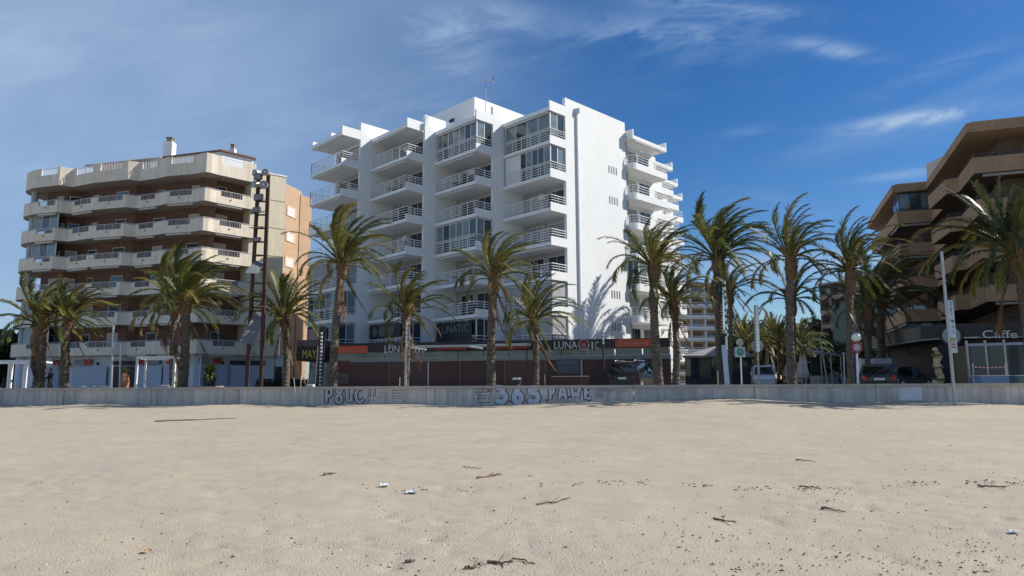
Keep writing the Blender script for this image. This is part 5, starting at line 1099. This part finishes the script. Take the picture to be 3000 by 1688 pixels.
# ================================================================== PAVILION, KIOSK, PARASOLS
pv = thing('street_pavilion', 'low glazed pavilion with grey pyramid roof behind the palms', 'pavilion', G(2100, 64))
z0 = zat(2100, 1042, 63); z1 = zat(2100, 1023, 66); a, b = G(2008, 63), G(2208, 63); cpk = (a + b)/2 + Vector((1.2, 2.8, 0))
mb = MB(); q = [a + Z3*z0 + Vector((-.2,-.2,0)), b + Z3*z0 + Vector((.2,-.2,0)), b + Vector((2, 5.5, z0)), a + Vector((2, 5.5, z0))]; mb.add(q + [Vector((cpk.x, cpk.y, z1 + 0.45))] + [v - Z3*0.18 for v in q], [(0,1,4),(1,2,4),(2,3,4),(3,0,4),(0,5,6,1),(1,6,7,2),(2,7,8,3),(3,8,5,0),(8,7,6,5)]); mb.build('roof', mat('grey_canvas_roof', (0.24, 0.23, 0.25), 0.8), pv)
pane_row(pv, a + Vector((.1, .2, 0)), b + Vector((-.1, .2, 0)), 0.9, z0 - 0.2, 5, [GLASS, mat('plastic_sheet', (0.06, 0.065, 0.07), 0.15)], mat('dark_frame', (0.04, 0.04, 0.045)))
mb = MB(); mb.box(a + Vector((.1, .22, 0)), b - a - Vector((.2,0,0)), (0, 0.1, 0), Z3*0.9); mb.build('base_wall', mat('slate_panel', (0.05, 0.052, 0.07)), pv)
mb = MB(); mb.box(a + Vector((1.5, 5.4, 0)), b - a, (0, 0.1, 0), Z3*z0*0.95); mb.build('back_wall', BROWN2, pv)
kz = zat(2440, 1040, 50); kk = thing('street_kiosk', 'small kiosk with blue grey awning right of the globe lamps', 'kiosk', G(2440, 50)); a, b = G(2408, 50), G(2466, 50)
mb = MB(); mb.add([a + Z3*(kz+.25) + Vector((0,-.3,0)), b + Z3*kz + Vector((0,-.3,0)), b + Vector((0, 2.4, kz+.3)), a + Vector((0, 2.4, kz+.5))] + [v for v in (a + Z3*(kz+.1) + Vector((0,-.3,0)), b + Z3*(kz-.15) + Vector((0,-.3,0)), b + Vector((0, 2.4, kz+.2)), a + Vector((0, 2.4, kz+.4)))], [(0,1,2,3),(7,6,5,4),(0,4,5,1),(1,5,6,2),(2,6,7,3),(3,7,4,0)]); mb.build('awning', mat('blue_grey_canvas', (0.20, 0.21, 0.30), 0.8), kk)
mb = MB(); mb.box(a + Vector((.05,.3,0)), b - a - Vector((.1,0,0)), (0, 1.8, 0), Z3*0.95); mb.build('counter', mat('kiosk_grey', (0.20, 0.22, 0.23)), kk); mb = MB(); mb.box(a + Vector((.1,1.9,0.95)), b - a - Vector((.2,0,0)), (0, 0.1, 0), Z3*(kz-1.0)); mb.build('back_wall', DARKW, kk)
for q in range(3): p = a.lerp(b, q/2) + Vector((0, -.1, 0)); mb = MB(); mb.tube([p, p + Z3*kz], 0.035, 6); mb.build('post', STEEL, kk)
for q, (px_, lab) in enumerate(((2350, 'left one of two folded cream parasols'), (2362, 'right one of two folded cream parasols'))):
    t = thing('folded_parasol', lab, 'parasol', G(px_, 44), 0, 'folded parasols'); b = G(px_, 44); zt = zat(px_, 1040, 44); mb = MB(); mb.tube([b, b + Z3*zt], 0.03, 6); mb.build('pole', COPE, t)
    mb = MB(); mb.tube([b + Z3*0.75, b + Z3*1.0, b + Z3*(zt*0.7), b + Z3*zt], [0.16, 0.22, 0.13, 0.03], 9); mb.build('canopy', mat('cream_canvas', (0.42, 0.39, 0.36) if q == 0 else (0.42, 0.39, 0.36), 0.85, 0.12, 5), t)

# ================================================================== LEFT PROMENADE FURNITURE
def frame_thing(label, x0, x1, Y, topd, parts, group='white steel pergola frames'):
    n = 1.16505; a, b = G(x0*n, Y), G(x1*n, Y); zt = zat(x0*n, topd*n, Y); t = thing('white_pergola', label, 'pergola', a, 0, group)
    for p in parts: q = a.lerp(b, p); mb = MB(); mb.cbox((q.x, q.y, zt/2), 0.13, 0.13, zt); mb.build('post', WHITE2, t)
    for p in parts: q = a.lerp(b, p) + Vector((-1.0, 3.0, 0)); mb = MB(); mb.cbox((q.x, q.y, zt/2), 0.11, 0.11, zt); mb.build('post', WHITE2, t)
    mb = MB(); mb.box(a + Vector((-.07,-.07,zt)), b - a + Vector((.14,0,0)), (0, 0.14, 0), Z3*0.16); mb.build('beam', WHITE2, t); mb = MB(); mb.box(a + Vector((-1.07,2.93,zt)), b - a, (0, 0.14, 0), Z3*0.14); mb.build('beam', WHITE2, t)
    for p in (0, 1): q = a.lerp(b, p); mb = MB(); mb.box(q + Vector((-.06, .08, zt+.01)), (0.12,0,0), (-1.0, 2.85, 0), Z3*0.12); mb.build('beam', WHITE2, t)
frame_thing('white pergola frame cut by the left edge beside the first palm', -60, 92, 50, 912, (0, 0.52, 0.56))
frame_thing('white pergola frame between the light columns and the big left palm', 341, 436, 47, 902, (0, 1))
rr_ = random.Random(5)
for i, (x0, x1, h, lab) in enumerate(((70, 82, 0.5, 'small white block left of the first palm'), (203, 232, 0.45, 'white bench block right of the second palm'), (244, 268, 0.5, 'white bench block left of the slim columns'), (398, 420, 0.5, 'white block beside the white frame'), (771, 787, 0.5, 'white planter wall under the dark hedge'))):
    a, b = G(x0*K, 46.5), G(x1*K, 46.5); mb = MB(); mb.box(a, b - a, (0, 0.6, 0), Z3*h); bvl = tag(mb.build('stone_bench', mat('bench_white', (0.55, 0.57, 0.58))), lab, 'bench', 'white stone benches'); bvl.modifiers.new('bevel', 'BEVEL').width = 0.03
# potted plants
def spiky(t, base, c, rad, n, seed, m, w=0.05, low=0.0, name='leaf'):
    r = random.Random(seed)
    for k in range(n):
        a = r.uniform(0, 6.283); e = math.asin(r.uniform(low, 1.0)); d = Vector((math.cos(a)*math.cos(e), math.sin(a)*math.cos(e), math.sin(e))); L_ = rad*r.uniform(0.8, 1.1); s_ = d.cross(Z3 + Vector((.01, 0, 0))).normalized()*w
        mb = MB(); mb.add([c - s_*0.5, c + s_*0.5, c + d*L_*0.5 + s_, c + d*L_*0.5 - s_, c + d*L_ - Z3*L_*0.12], [(0,1,2,3), (3,2,4)]); mb.build(name, m, t)
YUC = mat('yucca_leaf', (0.10, 0.15, 0.03), 0.5, 0.3, 3, c2=(0.24, 0.26, 0.05), trans=0.2)
b = G(612, 45.2); t = thing('potted_yucca', 'round yellow green spiky shrub in a dark urn on the promenade', 'plant', b); mb = MB(); mb.lathe(b, [(0.28, 0), (0.22, 0.1), (0.36, 0.5), (0.42, 0.8), (0.34, 1.0)], 14); mb.build('urn', DARK, t)
mb = MB(); mb.lathe(b, [(1.25, 0), (1.25, 0.42)], 20); mb.build('plinth', mat('pink_plinth', (0.42, 0.30, 0.26)), t); spiky(t, b, b + Z3*1.25, 0.85, 130, 3, YUC, 0.06, -0.55)
b = G(363, 45.5); t = thing('terracotta_jar', 'tall terracotta jar with thin dry fronds beside the white frame', 'planter', b); mb = MB(); mb.lathe(b, [(0.20, 0), (0.26, 0.3), (0.30, 0.7), (0.22, 1.1), (0.16, 1.25), (0.2, 1.3)], 14); mb.build('jar', TERRAC, t); spiky(t, b, b + Z3*1.3, 0.7, 30, 4, mat('dry_leaf', (0.16, 0.15, 0.06)), 0.03, 0.1)
# bin, railings, bollards
b = G(1514, 41.0); t = thing('litter_bin', 'dark litter bin with a steel hood just above the wall in the centre', 'bin', b); mb = MB(); mb.lathe(b, [(0.26, 0), (0.28, 0.62)], 16); mb.build('bin', DARK, t); mb = MB(); mb.lathe(b + Z3*0.70, [(0.3, 0), (0.3, 0.06), (0.2, 0.12)], 16); mb.build('hood', CHROME, t); mb = MB(); mb.tube([b + Vector((-.24, 0, .6)), b + Vector((-.24, 0, .75))], 0.02, 6); mb.tube([b + Vector((.24, 0, .6)), b + Vector((.24, 0, .75))], 0.02, 6); mb.build('bracket', STEEL, t)
a, b = G(1615, 44.5), G(1727, 43.6); t = thing('slatted_screen', 'low brown slatted timber screen in front of the menu board', 'fence', a)
for q in range(26):
    p = a.lerp(b, q/26); d = (b - a)/26*0.85; mb = MB(); mb.box(p, d, (0, 0.03, 0), Z3*0.86); mb.build('slat', mat('screen_timber', (0.09, 0.05, 0.04), 0.8, 0.2), t)
mb = MB(); mb.box(a + Vector((0,-.03,.88)), b - a, (0, 0.12, 0), Z3*0.05); mb.build('top_rail', COPE, t)
for q, (px_, lean, lab) in enumerate(((866, -0.12, 'thin leaning stake left of the shop canopy'), (881, 0.0, 'short stake in the middle of the three by the canopy'), (898, 0.1, 'forked thin stake right of the three by the canopy'), (1171, 0.0, 'short thin stake left of the small centre palm'), (1598, -0.05, 'thin white stake above the number graffiti'), (2104, 0, 'thin cream stake left of the pale shaft'), (2136, 0, 'thin cream stake right of the pale shaft'))):
    b = G(px_, 39.6); mb = MB(); mb.tube([b, b + Vector((lean, 0, 0.85 + 0.12*(q % 3)))], 0.018, 6)
    if q == 2: mb.tube([b + Z3*0.3, b + Vector((-.14, 0, .75))], 0.016, 6)
    tag(mb.build('stake', mat('stake_cream', (0.55, 0.52, 0.45))), lab, 'stake', 'thin stakes behind the wall')
# right side: glazed shelter, blue box, sunlit column
t = thing('glass_shelter', 'large glass windbreak with blue header rail in front of the cafe', 'windbreak', G(2850, 38)); n = 1
a, b = G(2842, 38.2), G(3010, 37.0); zt = zat(2850, 1014, 38); zt2 = zt + 0.08
mb = MB(); mb.box(a + Z3*zt, b - a, (0, 0.12, 0), Z3*0.14); mb.build('header', mat('header_blue', (0.30, 0.38, 0.50)), t)
for q in range(3):
    p = a.lerp(b, q/3); d = (b - a)/3; mb = MB(); mb.box(p + d*0.02 + Z3*0.1, d*0.96, (0, 0.02, 0), Z3*(zt - 0.1)); mb.build('pane', mat('tinted_pane', (0.07, 0.085, 0.09), 0.08, 0.15, 0.7, alpha=0.55), t)
    mb = MB(); mb.cbox((p.x, p.y, (zt+0.3)/2), 0.09, 0.09, zt + 0.3); mb.build('post', STEEL, t)
for q, (x0, x1, lab, m_) in enumerate(((2876, 2958, 'blue grey counter box in front of the glass windbreak', mat('blue_box', (0.16, 0.24, 0.42), 0.5)), (2985, 3030, 'teal grey counter box cut by the right edge', mat('teal_box', (0.12, 0.20, 0.21), 0.5)))):
    a, b = G(x0, 36.6), G(x1, 36.4); t = thing('counter_box', lab, 'box', a, 0, 'counter boxes by the windbreak'); mb = MB(); mb.box(a, b - a, (0, 0.8, 0), Z3*0.72); mb.build('body', m_, t); mb = MB(); mb.box(a + Vector((-.04,-.04,.72)), b - a + Vector((.08,0,0)), (0, 0.88, 0), Z3*0.04); mb.build('lid', LET, t)
b = G(2752, 39.5); t = thing('rock_sculpture', 'pale yellow twisted rock like column catching the sun before the cafe', 'sculpture', b); r = random.Random(9); mb = MB(); zt = zat(2752, 1022, 39.5)
mb.tube([b + Vector((r.uniform(-.08,.08) - 0.10*math.sin(i*1.1), r.uniform(-.1,.1), zt*i/12)) for i in range(13)], [0.26 + r.uniform(-.05,.06) - 0.01*i for i in range(13)], 9)
mb.build('stone', mat('yellow_stone', (0.55, 0.46, 0.28), 0.9, 0.2, 3, 0.6, 8), t)
for q in range(3): c = b + Z3*(zt*(0.22 + 0.3*q)); mb = MB(); mb.tube([c, c + Z3*0.12], 0.30, 10); mb.build('band', mat('stone_band', (0.15, 0.10, 0.05)), t)
b = G(2768, 39.8); t = thing('dark_banner_stand', 'dark navy upright panel right of the yellow stone column', 'panel', b); mb = MB(); mb.box(b - Vector((.1,0,0)), (0.5, 0, 0), (0, 0.12, 0), Z3*(zat(2768, 1010, 39.8))); mb.build('panel', mat('navy_panel', (0.012, 0.016, 0.03)), t); mb = MB(); mb.cbox((b.x + .15, b.y, 0.05), 0.7, 0.4, 0.1); mb.build('foot', DARK, t)
# chain / tape and poles near cafe
t = thing('barrier_tape', 'red and white barrier tape strung before the glass windbreak', 'tape', G(2850, 37)); p0, p1 = P(2850, 1076, 37), P(2945, 1076, 36.6)
for q in range(16):
    a, b = p0.lerp(p1, q/16), p0.lerp(p1, (q+1)/16); sag = lambda s: -0.05*math.sin(math.pi*s); mb = MB(); mb.box(a + Z3*sag(q/16), b - a + Z3*(sag((q+1)/16) - sag(q/16)), (0, 0.01, 0), Z3*0.05); mb.build('segment', [RED, LET][q % 2], t)
mb = MB(); mb.tube([Vector((p0.x, p0.y, 0)), p0 + Z3*0.2], 0.03, 6); mb.tube([Vector((p1.x, p1.y, 0)), p1 + Z3*0.2], 0.03, 6); mb.build('post', STEEL, t)

# ================================================================== PERSON
def skinned(name, verts, edges, rad, m, parent, sub=2):
    me = bpy.data.meshes.new(name); me.from_pydata(verts, edges, []); o = bpy.data.objects.new(name, me); COL.objects.link(o); o.parent = parent; me.materials.append(m)
    md = o.modifiers.new('skin', 'SKIN'); md.use_smooth_shade = True
    if not me.skin_vertices: return o
    for i, r_ in enumerate(rad): me.skin_vertices[0].data[i].radius = (r_, r_) if isinstance(r_, float) else r_
    me.skin_vertices[0].data[0].use_root = True
    s_ = o.modifiers.new('sub', 'SUBSURF'); s_.levels = sub; s_.render_levels = sub; return o
pb = G(145, 50.0); pr_ = thing('person', 'person in dark jacket and jeans standing near the leftmost palm reaching out one arm', 'person', pb, R(0))
PV = [(0,0,0.93),(0,0,1.1),(0.01,0,1.28),(0.02,0,1.44),(0,0,1.52),(-0.01,0,1.60),(-0.02,0,1.70), (0.05,-0.18,1.40),(0.02,-0.22,1.16),(-0.16,-0.20,1.02),(-0.24,-0.19,0.98), (0.03,0.18,1.40),(-0.10,0.22,1.17),(-0.30,0.16,1.12),(-0.38,0.14,1.11),
      (0,-0.09,0.88),(-0.02,-0.10,0.50),(0.02,-0.11,0.09),(-0.12,-0.11,0.05), (0,0.09,0.88),(0.05,0.10,0.50),(0.12,0.11,0.09),(0.0,0.11,0.05)]
PE = [(0,1),(1,2),(2,3),(3,4),(4,5),(5,6),(3,7),(7,8),(8,9),(9,10),(3,11),(11,12),(12,13),(13,14),(0,15),(15,16),(16,17),(17,18),(0,19),(19,20),(20,21),(21,22)]
PR = [(0.16,0.13),(0.17,0.13),(0.20,0.14),(0.17,0.12),0.06,0.095,0.085,0.085,0.06,0.048,0.04,0.085,0.06,0.048,0.04,0.10,0.075,0.055,0.05,0.10,0.075,0.055,0.05]
skinned('body', PV, PE, PR, mat('dark_clothes', (0.012, 0.013, 0.022), 0.9), pr_)
mb = MB(); mb.sphere(Vector((-0.035, 0, 1.64)), 0.088, 12, 0, 1.2); mb.build('head', mat('skin', (0.35, 0.2, 0.14)), pr_, local=True, smooth=True); mb = MB(); mb.sphere(Vector((0.0, 0, 1.675)), 0.105, 12, 0, 0.95); mb.build('hair', mat('dark_hair', (0.015, 0.012, 0.01)), pr_, local=True, smooth=True)
mb = MB(); mb.sphere(Vector((-0.125, 0, 1.63)), 0.02, 6); mb.build('nose', MATS['skin'], pr_, local=True)
for sy in (-1, 1): mb = MB(); mb.sphere(Vector((-0.115, 0.035*sy, 1.655)), 0.012, 6); mb.build('eye', DARK, pr_, local=True); mb = MB(); mb.sphere(Vector((-0.02, 0.093*sy, 1.64)), 0.022, 6); mb.build('ear', MATS['skin'], pr_, local=True)
for (hx, hy, hz) in ((-0.27, -0.19, 0.965), (-0.42, 0.14, 1.105)):
    mb = MB(); mb.tube([Vector((hx+.04, hy, hz)), Vector((hx-.03, hy, hz-.01))], [0.03, 0.035], 8)
    for q in range(4): mb.tube([Vector((hx-.03, hy-.027+.018*q, hz-.01)), Vector((hx-.075, hy-.03+.02*q, hz-.02)), Vector((hx-.10, hy-.03+.02*q, hz-.045))], [0.009, 0.008, 0.006], 6)
    mb.tube([Vector((hx+.0, hy-.03, hz)), Vector((hx-.03, hy-.05, hz-.03))], [0.01, 0.008], 6); mb.build('hand', MATS['skin'], pr_, local=True)
# fluorescent panel near person
# ================================================================== BEACH DEBRIS
def sand_pt(px, py):       # ray onto the sand
    dx, dz = ray(px, py); Y = 3.0
    while Y < 45 and EYE + dz*Y > sand_h(dx*Y, Y): Y += 0.02
    return Vector((dx*Y, Y, sand_h(dx*Y, Y)))
def stick(label, p0, p1, r_, name='stick', cat='stick', wob=0.04, m=WOOD, fork=False, group=None):
    a, b = sand_pt(*[c*K for c in p0]), sand_pt(*[c*K for c in p1]); r = random.Random(hash(label) % 1000 if False else len(label)); pts = []
    for i in range(8): t_ = i/7; p = a.lerp(b, t_); pts.append(p + Vector((0, r.uniform(-wob, wob), r_*0.6 + r.uniform(0, 0.015))))
    mb = MB(); mb.tube(pts, [r_*(1 - 0.55*i/7)*r.uniform(.8, 1.2) for i in range(8)], 6)
    if fork: mb.tube([pts[3], pts[3] + (b-a)*0.25 + Vector((0, 0.12, 0.05))], [r_*0.6, r_*0.2], 5); mb.tube([pts[5], pts[5] + (b-a)*0.2 - Vector((0, 0.1, -0.03))], [r_*0.5, r_*0.2], 5)
    return tag(mb.build(name, m), label, cat, group)
stick('long thin pale reed lying across the sand below the big left palm', (388, 1061), (595, 1053), 0.03, 'reed', 'reed', 0.02)
stick('short dark driftwood chunk on the sand left of centre', (812, 1197), (845, 1194), 0.028, 'driftwood', 'driftwood')
stick('forked brown twig on the sand near the centre', (1200, 1204), (1262, 1195), 0.02, fork=True)
stick('thin dark twig just above the forked one', (1166, 1176), (1210, 1180), 0.010)
stick('pair of pale curved stalks at the bottom centre', (1225, 1417), (1290, 1421), 0.016, fork=True, wob=0.02)
stick('curved yellowish stalk at the bottom right of centre', (1288, 1411), (1345, 1419), 0.010, wob=0.06)
stick('dark branching twig on the sand right of centre', (1350, 1270), (1435, 1256), 0.012, fork=True, wob=0.08)
stick('short bent twig far right in the sand', (2068, 1280), (2128, 1291), 0.014)
stick('thin v shaped twig right of centre low', (1795, 1307), (1850, 1318), 0.014, fork=True)
stick('thin long stalk on the wrack line right', (2000, 1157), (2050, 1163), 0.012)
stick('dark stalk on the drift line at the right', (2010, 1226), (2060, 1230), 0.014)
stick('stub of wood at the drift line far right', (2460, 1225), (2530, 1228), 0.016, fork=True)
stick('brown twig cluster at the bottom edge centre', (1170, 1432), (1215, 1425), 0.014, fork=True)
stick('small dark wood piece left of the bottom edge centre', (1020, 1418), (1040, 1416), 0.018)
def crumple(label, p, s, seed, m):
    r = random.Random(seed); c = sand_pt(p[0]*K, p[1]*K); mb = MB(); n_ = 9; vs = []
    for i in range(n_):
        for j in range(n_): x = (i/(n_-1) - .5)*s*2.0; y = (j/(n_-1) - .5)*s*1.6; vs.append(c + Vector((x + r.uniform(-.2,.2)*s, y + r.uniform(-.2,.2)*s, abs(r.gauss(0, 0.22))*s + 0.01)))
    mb.add(vs, [(i*n_+j, (i+1)*n_+j, (i+1)*n_+j+1, i*n_+j+1) for i in range(n_-1) for j in range(n_-1)]); return tag(mb.build('plastic_litter', m), label, 'litter', 'scraps of pale litter on the sand')
PLS = mat('white_plastic', (0.72, 0.74, 0.78), 0.4, 0.1)
crumple('crumpled white plastic bag on the sand just left of centre', (1035, 1241), 0.085, 1, PLS); crumple('smaller white scrap up left of the crumpled bag', (968, 1223), 0.07, 2, PLS); crumple('white scrap at the far right of the sand', (2547, 1342), 0.05, 3, PLS); crumple('tiny orange peel like scrap at the lower left', (368, 1388), 0.035, 4, mat('orange_scrap', (0.5, 0.3, 0.14)))
# bits that nobody could count
r = random.Random(77); mb = MB(); n_b = 0
def bit(p, s, flat):
    a = r.uniform(0, 3.14); d = Vector((math.cos(a), math.sin(a)*0.6, 0)); e = Vector((-d.y, d.x, 0)); l = s*r.uniform(0.8, 3.0) if flat else s
    z = sand_h(p.x, p.y) + 0.02 + noise.noise(Vector((p.x*0.5, p.y*0.5, 0)))*0.024 + noise.noise(Vector((p.x*1.6, p.y*2.2, 3)))*0.015; c = Vector((p.x, p.y, z))
    mb.add([c - d*l - Z3*0.012, c - e*s*0.45 - Z3*0.012, c + d*l - Z3*0.012, c + e*s*0.45 - Z3*0.012, c + Z3*s*0.22], [(0,1,4),(1,2,4),(2,3,4),(3,0,4),(3,2,1,0)])
for q in range(1700):
    py = 1230 + 458 * r.random() ** 0.75; px = r.random() * 3000
    if r.random() > (0.22 + 0.78*(px/3000)) * (0.35 + 0.65*(py - 1200)/488) : continue
    p = sand_pt(px, py); bit(p, 0.004 + 0.011*r.random()**3, r.random() < 0.6)
for q in range(420):          # drift line
    px = 1000 + 2000*r.random() ** 0.8; py = 1428 + 10*math.sin(px*0.006) + r.gauss(0, 4) - 0.002*(px-1500)
    if noise.noise(Vector((px*0.012, 0, 0))) < -0.05: continue
    p = sand_pt(px, py); bit(p, 0.005 + 0.012*r.random(), True)
for (cx_, cy_, n_) in ((2450, 1640, 40), (2700, 1655, 50), (2250, 1670, 40), (2850, 1600, 40), (1180, 1670, 22), (2100, 1580, 30), (2900, 1660, 45), (1960, 1560, 18), (2480, 1480, 24)):
    for q in range(int(n_*0.6)):
        p = sand_pt(cx_ + r.gauss(0, 75), min(1700, cy_ + r.gauss(0, 16))); bit(p, 0.003 + 0.009*r.random(), True)
tag(mb.build('sand_debris', mat('dry_seaweed', (0.16, 0.12, 0.08), 0.95, 0.4, 20)), 'small brown scraps of dry seaweed and grit scattered over the sand', 'debris', None, 'stuff')
mb = MB()
for q in range(150):
    p = sand_pt(r.random()*3000, 1300 + 388*r.random()); bit(p, 0.006 + 0.008*r.random(), False)
tag(mb.build('shell_fragments', mat('shell_white', (0.75, 0.73, 0.7))), 'tiny white shell fragments scattered over the sand', 'shells', None, 'stuff')
